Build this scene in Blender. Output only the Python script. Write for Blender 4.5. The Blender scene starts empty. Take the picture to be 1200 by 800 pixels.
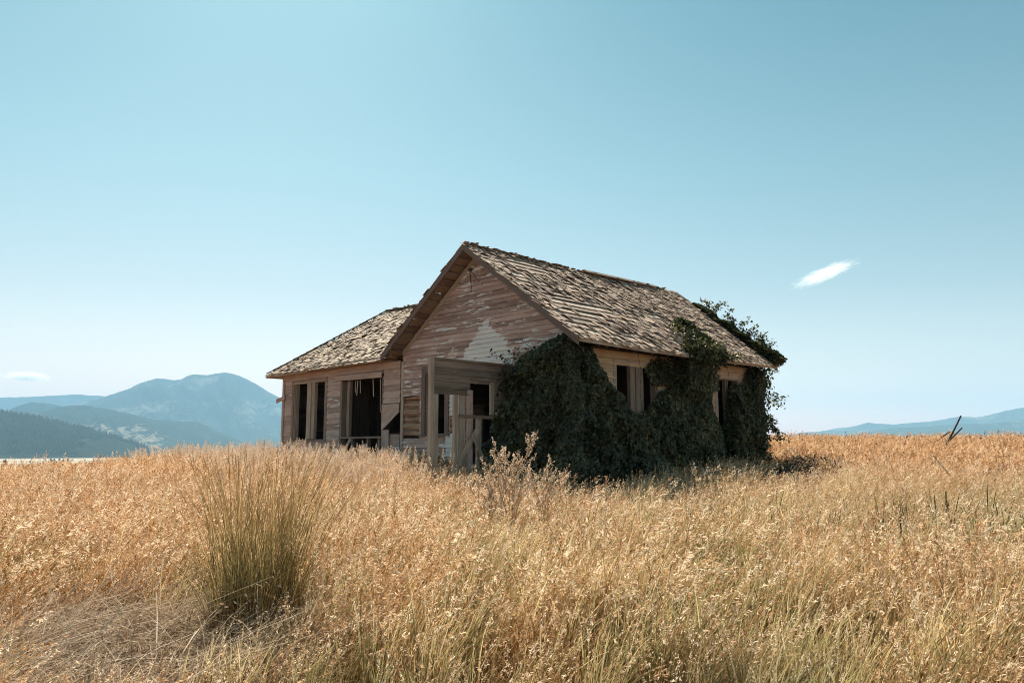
import bpy, math, random
import numpy as np
from mathutils import Vector, Matrix, noise as mnoise

R = math.radians
rnd = random.Random(7)
scene = bpy.context.scene
col = scene.collection
EYE = 1.65

# ------------------------------------------------------------------ camera
cd = bpy.data.cameras.new('camera')
cam = bpy.data.objects.new('camera', cd)
col.objects.link(cam)
cam.location = (0, 0, EYE)
cam.rotation_euler = (R(90 + 7.65), 0, 0)
cd.sensor_width = 36
cd.lens = 930 / 1200 * 36
cd.clip_start = 0.05
cd.clip_end = 90000
scene.camera = cam

# ------------------------------------------------------------------ light
SUN_EL, SUN_AZ = 48.0, -18.0
world = bpy.data.worlds.new('World')
scene.world = world
world.use_nodes = True
wn = world.node_tree
wn.nodes.clear()
wo = wn.nodes.new('ShaderNodeOutputWorld')
wb = wn.nodes.new('ShaderNodeBackground')
sky = wn.nodes.new('ShaderNodeTexSky')
sky.sky_type = 'NISHITA'
sky.sun_disc = False
sky.sun_elevation = R(SUN_EL)
sky.sun_rotation = R(SUN_AZ)
sky.altitude = 1200
sky.air_density = 1.0
sky.dust_density = 1.6
sky.ozone_density = 0.6
hs = wn.nodes.new('ShaderNodeHueSaturation')
hs.inputs['Hue'].default_value = 0.462
hs.inputs['Saturation'].default_value = 0.88
hs.inputs['Value'].default_value = 1.0
sc_ = wn.nodes.new('ShaderNodeVectorMath'); sc_.operation = 'SCALE'; sc_.inputs['Scale'].default_value = 1 / 8.0
gm = wn.nodes.new('ShaderNodeGamma'); gm.inputs['Gamma'].default_value = 1.35
sb = wn.nodes.new('ShaderNodeVectorMath'); sb.operation = 'SCALE'; sb.inputs['Scale'].default_value = 8.0
wn.links.new(sky.outputs[0], sc_.inputs[0]); wn.links.new(sc_.outputs[0], gm.inputs[0]); wn.links.new(gm.outputs[0], sb.inputs[0])
wn.links.new(sb.outputs[0], hs.inputs['Color'])
tc = wn.nodes.new('ShaderNodeTexCoord'); sp = wn.nodes.new('ShaderNodeSeparateXYZ'); wn.links.new(tc.outputs['Generated'], sp.inputs[0])
tint = wn.nodes.new('ShaderNodeValToRGB')           # grade of the air: warm white at the horizon, teal overhead
while len(tint.color_ramp.elements) < 5: tint.color_ramp.elements.new(0.5)
for e_, (p_, c_) in zip(tint.color_ramp.elements, ((0.0, (1.55, .86, .69)), (0.10, (1.27, .80, .64)), (0.19, (.98, .755, .64)), (0.33, (.79, .82, .715)), (0.62, (.43, .74, .71)))):
    e_.position = p_; e_.color = (*c_, 1)
mt_ = wn.nodes.new('ShaderNodeMix'); mt_.data_type = 'RGBA'; mt_.blend_type = 'MULTIPLY'; mt_.inputs[0].default_value = 1
wn.links.new(sp.outputs[2], tint.inputs[0]); wn.links.new(hs.outputs[0], mt_.inputs[6]); wn.links.new(tint.outputs[0], mt_.inputs[7])
wn.links.new(mt_.outputs[2], wb.inputs[0])
wb.inputs[1].default_value = 0.070
wn.links.new(wb.outputs[0], wo.inputs[0])

sd = bpy.data.lights.new('sun', 'SUN')
sd.energy = 4.9
sd.angle = R(0.53)
sd.color = (1.0, 0.92, 0.80)
so = bpy.data.objects.new('sun', sd)
col.objects.link(so)
sun_dir = Vector((math.sin(R(SUN_AZ)) * math.cos(R(SUN_EL)), math.cos(R(SUN_AZ)) * math.cos(R(SUN_EL)), math.sin(R(SUN_EL))))
so.rotation_euler = (-sun_dir).to_track_quat('-Z', 'Y').to_euler()
so.location = (0, 0, 30)

scene.view_settings.view_transform = 'Standard'
scene.view_settings.look = 'None'
scene.view_settings.gamma = 1
scene.view_settings.exposure = 1.10
scene.view_settings.use_curve_mapping = False
scene.render.engine = 'CYCLES'
cy = scene.cycles
cy.use_denoising = True
cy.denoising_input_passes = 'RGB_ALBEDO_NORMAL'
cy.denoising_prefilter = 'NONE'
cy.filter_width = 1.0
cy.max_bounces = 6
cy.diffuse_bounces = 3
cy.glossy_bounces = 2
cy.transmission_bounces = 4
cy.transparent_max_bounces = 4
cy.volume_bounces = 3
cy.caustics_reflective = False
cy.caustics_refractive = False

# ------------------------------------------------------------------ helpers
def tag(o, label=None, cat=None, group=None, kind=None):
    if label: o['label'] = label
    if cat: o['category'] = cat
    if group: o['group'] = group
    if kind: o['kind'] = kind
    return o

def empty(name, loc, rz=0.0):
    o = bpy.data.objects.new(name, None)
    o.empty_display_size = 0.3
    col.objects.link(o)
    o.location = loc
    o.rotation_euler = (0, 0, rz)
    return o

def mesh_np(name, v, f, attrs=None, smooth=False):
    """v Nx3 array, f MxK array of one face size"""
    me = bpy.data.meshes.new(name)
    v = np.asarray(v, dtype=np.float32)
    f = np.asarray(f, dtype=np.int32)
    k = f.shape[1]
    me.vertices.add(len(v)); me.vertices.foreach_set('co', v.ravel())
    me.loops.add(f.size); me.loops.foreach_set('vertex_index', f.ravel())
    me.polygons.add(len(f))
    me.polygons.foreach_set('loop_start', np.arange(0, f.size, k, dtype=np.int32))
    me.polygons.foreach_set('loop_total', np.full(len(f), k, dtype=np.int32))
    if smooth:
        me.polygons.foreach_set('use_smooth', np.ones(len(f), dtype=bool))
    me.update(calc_edges=True)
    for an, av in (attrs or {}).items():
        a = me.attributes.new(an, 'FLOAT', 'POINT')
        a.data.foreach_set('value', np.asarray(av, dtype=np.float32))
    return me

def link(name, me, mat=None, parent=None):
    o = bpy.data.objects.new(name, me)
    col.objects.link(o)
    if mat: me.materials.append(mat)
    if parent: o.parent = parent
    return o

# ------------------------------------------------------------------ materials
def newmat(name):
    m = bpy.data.materials.new(name)
    m.use_nodes = True
    nt = m.node_tree
    nt.nodes.clear()
    out = nt.nodes.new('ShaderNodeOutputMaterial')
    return m, nt, out

class NT:
    """tiny node-building helper"""
    def __init__(s, nt): s.nt = nt
    def n(s, t, **kw):
        nd = s.nt.nodes.new(t)
        for k, v in kw.items(): setattr(nd, k, v)
        return nd
    def l(s, a, b): s.nt.links.new(a, b)
    def val(s, sock, v):
        if hasattr(v, 'is_output'): s.l(v, sock)
        else: sock.default_value = v
    def math(s, op, a, b=None, c=None, clamp=False):
        nd = s.n('ShaderNodeMath', operation=op, use_clamp=clamp)
        s.val(nd.inputs[0], a)
        if b is not None: s.val(nd.inputs[1], b)
        if c is not None: s.val(nd.inputs[2], c)
        return nd.outputs[0]
    def vmul(s, v, xyz):
        nd = s.n('ShaderNodeVectorMath', operation='MULTIPLY')
        s.l(v, nd.inputs[0]); nd.inputs[1].default_value = xyz
        return nd.outputs[0]
    def noise(s, vec, scale, detail=3, rough=0.55):
        nd = s.n('ShaderNodeTexNoise')
        s.l(vec, nd.inputs['Vector'])
        nd.inputs['Scale'].default_value = scale
        nd.inputs['Detail'].default_value = detail
        nd.inputs['Roughness'].default_value = rough
        return nd.outputs[0]
    def ramp(s, fac, stops, interp='LINEAR'):
        nd = s.n('ShaderNodeValToRGB')
        cr = nd.color_ramp
        cr.interpolation = interp
        while len(cr.elements) < len(stops): cr.elements.new(0.5)
        for e, (p, c) in zip(cr.elements, stops):
            e.position = p
            e.color = (c, c, c, 1) if isinstance(c, (int, float)) else (*c, 1)
        s.val(nd.inputs[0], fac)
        return nd.outputs[0]
    def mix(s, fac, a, b, blend='MIX'):
        nd = s.n('ShaderNodeMix', data_type='RGBA', blend_type=blend)
        s.val(nd.inputs[0], fac)
        for i, v in ((6, a), (7, b)):
            if hasattr(v, 'is_output'): s.l(v, nd.inputs[i])
            else: nd.inputs[i].default_value = (*v, 1)
        return nd.outputs[2]
    def attr(s, name, out=2):
        nd = s.n('ShaderNodeAttribute', attribute_name=name)
        return nd.outputs[out]

def wood(name, dark, light, paint=(0.80, 0.74, 0.68), peel=0.0, rough=0.85, bump=0.5, stain=None, islw=0.30):
    m, nt, out = newmat(name)
    g = NT(nt)
    bc = g.attr('bc', 1)
    grain = g.noise(g.vmul(bc, (1.2, 22, 22)), 1.6, 4, 0.6)
    broad = g.noise(g.vmul(bc, (0.8, 3, 3)), 1.3, 3)
    isl = g.n('ShaderNodeNewGeometry').outputs['Random Per Island']
    f = g.math('MULTIPLY_ADD', grain, 0.75, g.math('MULTIPLY_ADD', isl, islw, g.math('MULTIPLY_ADD', broad, 0.45, -0.11 - islw/2)))
    c = g.ramp(f, [(0.12, tuple(x * 0.45 for x in dark)), (0.38, dark), (0.72, light), (0.95, tuple(min(1, x * 1.3) for x in light))])
    if stain:
        w = g.noise(g.n('ShaderNodeTexCoord').outputs['Object'], 0.9, 4)
        c = g.mix(g.ramp(w, [(0.5, 0.0), (0.62, 0.8)]), c, stain)
    pa = g.attr('paint')
    pn = g.noise(g.vmul(bc, (1.3, 7, 7)), 1.7, 5, 0.62)
    t = g.math('ADD', g.math('MULTIPLY_ADD', grain, 0.20, g.math('MULTIPLY_ADD', pn, 1.7, -0.39)), pa)
    mask = g.ramp(g.math('ADD', t, peel), [(0.78, 0.0), (0.83, 1.0)])
    pc = g.mix(g.ramp(broad, [(0.35, 0.0), (0.7, 0.6)]), paint, tuple(x * 0.72 for x in paint))
    c = g.mix(mask, c, pc)
    b = g.n('ShaderNodeBump')
    b.inputs['Strength'].default_value = bump
    b.inputs['Distance'].default_value = 0.012
    g.l(g.math('MULTIPLY_ADD', mask, 0.35, grain), b.inputs['Height'])
    p = g.n('ShaderNodeBsdfPrincipled')
    g.l(c, p.inputs['Base Color'])
    p.inputs['Roughness'].default_value = rough
    p.inputs['Specular IOR Level'].default_value = 0.25
    g.l(b.outputs[0], p.inputs['Normal'])
    g.l(p.outputs[0], out.inputs[0])
    return m

W = {}
W['siding'] = wood('weathered_siding', (0.358, 0.231, 0.191), (0.646, 0.451, 0.380))
W['wing'] = wood('weathered_wing_siding', (0.357, 0.249, 0.203), (0.622, 0.455, 0.382), paint=(0.60, 0.54, 0.50))
W['side'] = wood('weathered_side_siding', (0.392, 0.258, 0.161), (0.636, 0.470, 0.310), paint=(0.66, 0.58, 0.48))
W['trim'] = wood('weathered_trim', (0.184, 0.133, 0.103), (0.355, 0.263, 0.204))
W['rake'] = wood('weathered_bargeboard', (0.144, 0.099, 0.083), (0.245, 0.173, 0.145))
W['pale'] = wood('weathered_pale_trim', (0.311, 0.230, 0.176), (0.534, 0.423, 0.331))
W['soffit'] = wood('soffit_boards', (0.201, 0.132, 0.101), (0.367, 0.249, 0.192), stain=(0.30, 0.24, 0.19))
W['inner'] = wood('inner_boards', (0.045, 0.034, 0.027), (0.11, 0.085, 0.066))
W['log'] = wood('old_logs', (0.215, 0.123, 0.077), (0.515, 0.343, 0.232))
W['shingle'] = wood('cedar_shingles', (0.211, 0.134, 0.094), (0.581, 0.421, 0.307), bump=0.8, islw=0.5)
W['wshingle'] = wood('wing_cedar_shingles', (0.221, 0.155, 0.105), (0.563, 0.435, 0.317), bump=0.8, islw=0.5)
W['plank'] = wood('roof_planks', (0.297, 0.209, 0.155), (0.629, 0.484, 0.372), bump=0.7)
W['stick'] = wood('old_posts', (0.035, 0.025, 0.02), (0.09, 0.065, 0.05))

def plant_mat(name, stops, transl=0.45, headcol=None, loc_fn=None, hstops=None, gloss=0.012):
    """stops: ramp over per-blade random; headcol: colour stops for seed heads (attribute 'head')"""
    m, nt, out = newmat(name)
    g = NT(nt)
    t = g.attr('tone')
    oi = g.n('ShaderNodeObjectInfo')
    f = g.math('ADD', g.math('MULTIPLY', t, 0.6), g.math('MULTIPLY', oi.outputs['Random'], 0.4))
    c = g.ramp(f, stops)
    if loc_fn: c = loc_fn(g, oi, c)
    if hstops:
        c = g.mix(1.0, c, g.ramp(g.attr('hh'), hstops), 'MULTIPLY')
    if headcol:
        c = g.mix(g.attr('head'), c, g.ramp(t, headcol))
    d = g.n('ShaderNodeBsdfDiffuse'); g.l(c, d.inputs[0])
    tr = g.n('ShaderNodeBsdfTranslucent'); g.l(c, tr.inputs[0])
    mx = g.n('ShaderNodeMixShader'); mx.inputs[0].default_value = transl
    g.l(d.outputs[0], mx.inputs[1]); g.l(tr.outputs[0], mx.inputs[2])
    gl = g.n('ShaderNodeBsdfGlossy'); gl.inputs['Roughness'].default_value = 0.42
    gl.inputs[0].default_value = (0.9, 0.85, 0.75, 1)
    m2 = g.n('ShaderNodeMixShader'); m2.inputs[0].default_value = gloss
    g.l(mx.outputs[0], m2.inputs[1]); g.l(gl.outputs[0], m2.inputs[2])
    g.l(m2.outputs[0], out.inputs[0])
    return m

# ------------------------------------------------------------------ ground height
CP = np.array([(0,0,0),(-4,5,0),(4,5,0),(-8,8,.08),(8,8,.1),(0,10,.15),(-6,14,.4),(5,14,.33),(1.3,14.6,.30),(1.3,16.9,.42),
 (-3,21,.8),(-7.5,26,.88),(7,21,.82),(8,19,.72),(12,16,.7),(14,30,1.28),(22,30,1.25),(25,38,1.36),(15,38,1.48),(5,35,1.35),
 (-12,33,.62),(-17,31,.12),(-20,31,-.05),(-14,22,.4),(-20,20,.05),(-12,40,.5),(-20,40,-.2),(-28,40,-.5),(-35,30,-.4),(20,12,.35),(-15,10,.08),
 (35,35,1.2),(40,20,.8),(0,45,1.3),(20,50,1.3),(-10,-10,0),(10,-10,0),(-40,0,-.1),(40,0,.2),(0,-40,0)], dtype=float)
def _tps(r2): return 0.5 * r2 * np.log(r2 + 1e-9)
_d2 = ((CP[:, None, :2] - CP[None, :, :2]) ** 2).sum(-1)
_K = _tps(_d2) + np.eye(len(CP)) * 4.0
_Pm = np.c_[np.ones(len(CP)), CP[:, :2]]
_A = np.block([[_K, _Pm], [_Pm.T, np.zeros((3, 3))]])
_w = np.linalg.solve(_A, np.r_[CP[:, 2], 0, 0, 0])
PLAIN = -31.0
def ground(x, y):
    x = np.atleast_1d(np.asarray(x, float)); y = np.atleast_1d(np.asarray(y, float))
    r = np.hypot(x, y)
    k = np.minimum(1, 48 / np.maximum(r, 1e-6))
    cx, cy_ = x * k, y * k
    z = np.empty(len(x))
    for i in range(0, len(x), 20000):
        s = slice(i, i + 20000)
        d2 = (cx[s, None] - CP[:, 0]) ** 2 + (cy_[s, None] - CP[:, 1]) ** 2
        z[s] = _tps(d2) @ _w[:len(CP)] + _w[-3] + _w[-2] * cx[s] + _w[-1] * cy_[s]
    z += 0.035 * np.sin(x * 1.3 + 0.7 * y) * np.sin(y * 1.1 - 0.4 * x) * np.clip(1 - r / 60, 0, 1)
    # the field drops away to the valley plain beyond its crest
    t = np.clip((r - 42) / 700, 0, 1)
    drop = (t ** 0.75)
    z = z * (1 - drop) + PLAIN * drop
    t2 = np.clip((r - 42) / 30, 0, 1)
    return z - 1.2 * t2 * t2 * (1 - drop)
def gz(x, y): return float(ground([x], [y])[0])

# ------------------------------------------------------------------ ground sheet
def build_ground():
    na, nr = 360, 200
    rr = np.r_[0.0, np.geomspace(0.6, 15500, nr)]
    az = np.linspace(0, 2 * math.pi, na, endpoint=False)
    RR, AZ = np.meshgrid(rr[1:], az, indexing='ij')
    X = (RR * np.sin(AZ)).ravel(); Y = (RR * np.cos(AZ)).ravel()
    X = np.r_[0, X]; Y = np.r_[0, Y]
    Z = ground(X, Y)
    v = np.c_[X, Y, Z]
    quads = []
    i = np.arange(nr - 1)[:, None] * na; j = np.arange(na)[None, :]
    a = 1 + i + j; b = 1 + i + (j + 1) % na
    quads = np.stack([a, b, b + na, a + na], -1).reshape(-1, 4)
    tri = np.array([[0, 1 + (k + 1) % na, 1 + k, 1 + k] for k in range(na)])
    me = bpy.data.meshes.new('ground')
    faces = [list(map(int, q)) for q in quads] + [[int(t[0]), int(t[1]), int(t[2])] for t in tri]
    me.from_pydata([tuple(p) for p in v], [], faces)
    for p in me.polygons: p.use_smooth = True
    # all normals up
    me.update()
    import bmesh
    bm = bmesh.new(); bm.from_mesh(me)
    for f in bm.faces:
        if f.normal.z < 0: f.normal_flip()
    bm.to_mesh(me); bm.free()
    m, nt, out = newmat('field_soil')
    g = NT(nt)
    co = g.n('ShaderNodeTexCoord').outputs['Object']
    n1 = g.noise(co, 3.0, 5, 0.7)
    near = g.ramp(n1, [(0.3, (0.07, 0.04, 0.024)), (0.5, (0.14, 0.085, 0.048)), (0.7, (0.26, 0.165, 0.09))])
    st = g.vmul(co, (0.0012, 0.0045, 0.0))
    n2 = g.noise(st, 1.0, 5, 0.6)
    far = g.ramp(n2, [(0.34, (0.12, 0.125, 0.08)), (0.44, (0.24, 0.20, 0.125)), (0.5, (0.36, 0.30, 0.20)), (0.75, (0.43, 0.355, 0.24))])
    ln = g.n('ShaderNodeVectorMath', operation='LENGTH'); g.l(co, ln.inputs[0])
    f = g.ramp(g.math('DIVIDE', ln.outputs['Value'], 1000.0), [(0.1, 0.0), (0.4, 1.0)])
    c = g.mix(f, near, far)
    p = g.n('ShaderNodeBsdfPrincipled'); g.l(c, p.inputs['Base Color']); p.inputs['Roughness'].default_value = 0.95
    b = g.n('ShaderNodeBump'); b.inputs['Distance'].default_value = 0.03; b.inputs['Strength'].default_value = 0.6
    g.l(n1, b.inputs['Height']); g.l(b.outputs[0], p.inputs['Normal'])
    g.l(p.outputs[0], out.inputs[0])
    o = link('ground', me, m)
    tag(o, kind='structure')
build_ground()

# ------------------------------------------------------------------ mountains
def px_dir(px, py):
    p = R(7.65); a = px - 600; b = 400 - py
    y = 930 * math.cos(p) - b * math.sin(p); z = 930 * math.sin(p) + b * math.cos(p)
    return math.atan2(a, y), z / math.hypot(a, y)

def forest_mat(name, forest, meadow, m_at=0.6, scale=1.0, seed=0.0):
    m, nt, out = newmat(name)
    g = NT(nt)
    co = g.n('ShaderNodeTexCoord').outputs['Object']
    off = g.n('ShaderNodeVectorMath', operation='ADD'); g.l(co, off.inputs[0]); off.inputs[1].default_value = (seed * 991, seed * 377, 0)
    v = off.outputs[0]
    big = g.noise(g.vmul(v, (0.0011 * scale, 0.0006 * scale, 0.0025 * scale)), 1.0, 8, 0.62)
    fine = g.noise(g.vmul(v, (0.02, 0.02, 0.02)), 1.0, 4, 0.7)
    f = g.math('MULTIPLY_ADD', fine, 0.35, g.math('MULTIPLY', big, 0.8))
    mm = g.ramp(f, [(m_at - 0.03, 0.0), (m_at + 0.03, 1.0)])
    fc = g.mix(g.ramp(fine, [(0.35, 0.0), (0.65, 1.0)]), tuple(x * 0.6 for x in forest), forest)
    c = g.mix(mm, fc, meadow)
    d = g.n('ShaderNodeBsdfDiffuse'); g.l(c, d.inputs[0])
    b = g.n('ShaderNodeBump'); b.inputs['Distance'].default_value = 14; b.inputs['Strength'].default_value = 0.8
    g.l(fine, b.inputs['Height']); g.l(b.outputs[0], d.inputs['Normal'])
    g.l(d.outputs[0], out.inputs[0])
    return m

def ridge(name, pts, D, depth, mat, seed, rough=0.16, back=1500):
    az = []; el = []
    for p in pts:
        a, e = px_dir(*p); az.append(a); el.append(e)
    n = 420; mrow = 46
    A = np.linspace(az[0], az[-1], n)
    E = np.interp(A, az, el)
    k = np.ones(5) / 5
    E = np.convolve(np.pad(E, 2, mode='edge'), k, 'valid')
    v = np.zeros((mrow + 8, n, 3))
    for i in range(n):
        a = A[i]
        jag = sum(mnoise.noise(Vector((a * fq, seed * 3.1, 0))) / w for fq, w in ((60, 1), (170, 2.2), (420, 5)))
        top = EYE + D * (E[i]) + jag * 0.0009 * D
        h = max(top - PLAIN, 0.0)
        for j in range(mrow + 8):
            if j <= mrow:
                t = j / mrow             # 0 foot, 1 ridge
                d = D - depth * (1 - t)
                prof = t ** 1.25
                x, y = d * math.sin(a), d * math.cos(a)
                sp = mnoise.ridged_multi_fractal(Vector((a * 16 + 0.6 * t, t * 1.3, seed)), 0.9, 2.1, 5, 1.0, 2.0) - 1.0
                z = PLAIN - 3 + h * prof + (3) * t + sp * h * rough * math.sin(math.pi * min(1, t)) * 1.2
                # never above the sight line to the ridge
                lim = EYE + (top - EYE) * d / D - h * 0.03 * (1 - t)
                z = min(z, lim)
                if t == 1: z = top
            else:
                t = (j - mrow) / 8
                d = D + back * t
                x, y = d * math.sin(a), d * math.cos(a)
                z = top * (1 - t) + (PLAIN - 3) * t - 0.06 * h * math.sin(math.pi * t)
            v[j, i] = (x, y, z)
    rows = mrow + 8
    idx = np.arange(rows * n).reshape(rows, n)
    f = np.stack([idx[:-1, :-1], idx[:-1, 1:], idx[1:, 1:], idx[1:, :-1]], -1).reshape(-1, 4)
    me = mesh_np(name, v.reshape(-1, 3), f, smooth=True)
    o = link(name, me, mat)
    tag(o, kind='structure')
    return o, v

m_near = forest_mat('near_forest', (0.028, 0.034, 0.024), (0.20, 0.165, 0.10), 0.72, 3.0, 1)
m_mid = forest_mat('mid_forest', (0.036, 0.050, 0.036), (0.30, 0.25, 0.17), 0.675, 2.0, 2)
m_peak = forest_mat('peak_forest', (0.036, 0.050, 0.038), (0.16, 0.15, 0.12), 0.66, 1.6, 3)
m_far = forest_mat('far_forest', (0.04, 0.052, 0.04), (0.2, 0.18, 0.14), 0.68, 1.4, 4)

hill1, hill1_v = ridge('hills', [(-420,440),(-200,462),(0,482),(30,486),(60,492),(100,502),(130,510),(160,520),(182,528),(205,536),(235,543)], 3900, 900, m_near, 1)
ridge('hills', [(-300,492),(-60,489),(20,486),(45,484),(66,477),(85,474),(100,475),(119,478),(140,482),(159,486),(180,491),(198,493),(227,493),(238,497),(249,502),(272,513),(297,522),(330,531),(380,538)], 6300, 1300, m_mid, 2, 0.22)
ridge('hills', [(-300,500),(-80,488),(8,481),(25,474),(37,471),(55,473),(68,475),(110,486),(170,500)], 7600, 900, m_peak, 3)
ridge('mountain', [(20,492),(68,477),(96,472),(119,466),(140,459),(153,455),(162,450),(170,447),(184,443),(204,445),(212,444),(218,441),(227,438),(244,439),(263,436),(272,438),(280,440),(297,448),(314,458),(330,467),(370,486),(430,508),(520,526)], 9800, 2500, m_peak, 4, 0.22)
ridge('mountain', [(-500,450),(-200,462),(-60,468),(0,466),(50,464),(90,462),(115,464),(140,466),(180,472),(300,500),(420,524)], 12600, 1500, m_far, 5)
ridge('mountain', [(840,518),(900,511),(940,507),(960,505),(1000,499),(1017,495),(1045,497),(1075,495),(1097,493),(1110,490),(1125,488),(1142,489),(1158,486),(1175,482),(1200,477),(1260,468),(1330,474),(1450,462),(1700,470)], 11000, 2200, m_peak, 6)
ridge('mountain', [(900,526),(960,514),(1010,506),(1060,500),(1090,500),(1120,497),(1150,496),(1200,493),(1260,486),(1350,489),(1500,480),(1750,490)], 8200, 1500, m_peak, 7)

# ------------------------------------------------------------------ clouds
def cloud(name, label, px, py, D, size, rot, dens, seed):
    a, e = px_dir(px, py)
    import bmesh
    bm = bmesh.new()
    bmesh.ops.create_icosphere(bm, subdivisions=4, radius=1.0)
    me = bpy.data.meshes.new(name)
    bm.to_mesh(me); bm.free()
    m, nt, out = newmat(name)
    g = NT(nt)
    co = g.n('ShaderNodeTexCoord').outputs['Object']
    ad = g.n('ShaderNodeVectorMath', operation='ADD'); g.l(co, ad.inputs[0]); ad.inputs[1].default_value = (seed, seed * 2, 0)
    nz = g.noise(g.vmul(ad.outputs[0], (2.6, 2.0, 3.2)), 1.6, 7, 0.70)
    ln = g.n('ShaderNodeVectorMath', operation='LENGTH'); g.l(co, ln.inputs[0])
    fall = g.math('SUBTRACT', 1.0, ln.outputs['Value'], clamp=True)
    d = g.math('SUBTRACT', g.math('ADD', g.math('MULTIPLY', fall, 0.55), nz), 0.66, clamp=True)
    pv = g.n('ShaderNodeVolumePrincipled')
    pv.inputs['Color'].default_value = (1, 1, 1, 1)
    pv.inputs['Anisotropy'].default_value = 0.5
    g.l(g.math('MULTIPLY', d, dens), pv.inputs['Density'])
    g.l(pv.outputs[0], out.inputs['Volume'])
    o = link(name, me, m)
    o.location = (D * math.sin(a), D * math.cos(a), EYE + D * e)
    o.scale = size
    o.rotation_euler = (0, rot, -a)
    tag(o, label, 'cloud', kind='structure')
    return o
cloud('cloud', 'thin white cloud streak in the blue sky right of the house', 967, 321, 17500, (900, 500, 190), R(-19), 0.016, 3.2)
cloud('cloud', 'small white cloud low over the mountains at the left', 32, 441, 24000, (720, 450, 170), R(0), 0.045, 7.7)

# ------------------------------------------------------------------ the abandoned house
HX, HY, HA, HZ = 1.26, 16.85, 46.3, 0.45
house = empty('abandoned_house', (HX, HY, HZ), -R(HA))
tag(house, 'abandoned weathered wooden farmhouse with a lower left wing, broken porch and shingled roofs', 'house')

class MB:
    """collects boards (boxes) and polygons; z is given above the world's zero and shifted to the thing's base"""
    def __init__(s): s.v = []; s.f = []; s.bc = []; s.pa = []
    def hexa(s, pts, uvw, paint=-1.0):
        """pts: 8 corners ordered (l w t) bits: 000 100 110 010 001 101 111 011"""
        b = len(s.v)
        off = Vector((rnd.uniform(0, 50), rnd.uniform(0, 50), rnd.uniform(0, 50)))
        L, Wd, T = uvw
        for p, q in zip(pts, ((0,0,0),(L,0,0),(L,Wd,0),(0,Wd,0),(0,0,T),(L,0,T),(L,Wd,T),(0,Wd,T))):
            s.v.append(Vector(p)); s.bc.append(Vector(q) + off); s.pa.append(paint)
        for q in ((3,2,1,0),(4,5,6,7),(0,1,5,4),(1,2,6,5),(2,3,7,6),(3,0,4,7)):
            s.f.append([b + k for k in q])
    def box(s, o, a, b, c, L, Wd, T, paint=-1.0):
        """corner o, unit axes a (along grain) b c, sizes L Wd T"""
        o = Vector(o); a = Vector(a) * L; b = Vector(b) * Wd; c = Vector(c) * T
        s.hexa([o, o+a, o+a+b, o+b, o+c, o+a+c, o+a+b+c, o+b+c], (L, Wd, T), paint)
    def bar(s, p0, p1, w, t, up=(0,0,1), paint=-1.0):
        """beam from p0 to p1 (centre line), w along up-ish axis, t across"""
        p0, p1 = Vector(p0), Vector(p1)
        a = p1 - p0; L = a.length; a.normalize()
        c = a.cross(Vector(up)).normalized(); b = c.cross(a).normalized()
        s.box(p0 - b*w/2 - c*t/2, a, b, c, L, w, t, paint)
    def wb(s, x0, x1, y0, y1, z0, z1, paint=-1.0):
        L = (x1-x0, y1-y0, z1-z0); k = max(range(3), key=lambda i: L[i])
        ax = [Vector((1,0,0)), Vector((0,1,0)), Vector((0,0,1))]
        i, j = [(1,2),(2,0),(0,1)][k]
        s.box((x0,y0,z0), ax[k], ax[i], ax[j], L[k], L[i], L[j], paint)
    def tube(s, p0, p1, r0, r1, n=9, paint=-1.0):
        p0, p1 = Vector(p0), Vector(p1); a = (p1-p0); L = a.length; a.normalize()
        u = a.orthogonal().normalized(); w = a.cross(u)
        b = len(s.v); off = Vector((rnd.uniform(0,50), rnd.uniform(0,50), rnd.uniform(0,50)))
        K = 6
        for k in range(K+1):
            t = k/K; rr = (r0*(1-t)+r1*t) * (1+0.10*mnoise.noise(Vector((off.x+3*t, 0, 0))))
            c = p0 + a*L*t + (u*mnoise.noise(Vector((off.y+2*t,1,0))) + w*mnoise.noise(Vector((off.z+2*t,2,0))))*r0*0.35
            for i in range(n):
                th = 2*math.pi*i/n
                s.v.append(c + (u*math.cos(th)+w*math.sin(th))*rr); s.bc.append(off+Vector((L*t, th*r0, 0))); s.pa.append(paint)
        for k in range(K):
            for i in range(n):
                s.f.append([b+k*n+i, b+k*n+(i+1)%n, b+(k+1)*n+(i+1)%n, b+(k+1)*n+i])
        s.f.append([b+i for i in range(n)][::-1]); s.f.append([b+K*n+i for i in range(n)])
    def build_each(s, name, mat, parent=None, base=None, k=8, kf=6):
        out = []
        for i in range(len(s.v) // k):
            m = MB(); m.v = s.v[i*k:(i+1)*k]; m.bc = s.bc[i*k:(i+1)*k]; m.pa = s.pa[i*k:(i+1)*k]
            m.f = [[j - i*k for j in f] for f in s.f[i*kf:(i+1)*kf]]
            out.append(m.build(name, mat, parent, base))
        return out
    def build(s, name, mat, parent=None, base=None):
        base = Vector((0,0,HZ)) if base is None else Vector(base)
        me = bpy.data.meshes.new(name)
        me.from_pydata([v - base for v in s.v], [], s.f)
        a = me.attributes.new('bc', 'FLOAT_VECTOR', 'POINT')
        a.data.foreach_set('vector', np.array([tuple(q) for q in s.bc], dtype=np.float32).ravel())
        a = me.attributes.new('paint', 'FLOAT', 'POINT')
        a.data.foreach_set('value', np.array(s.pa, dtype=np.float32))
        me.update()
        return link(name, me, mat, parent)

GABLE = lambda u, w, h: Vector((u, -w, h))          # front plane y=0, outwards -y
SIDE = lambda u, w, h: Vector((w, u, h))            # right plane x=0, outwards +x
def off_plane(base, fn):
    return lambda u, w, h: fn(u, w, h) + Vector(base)

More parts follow.
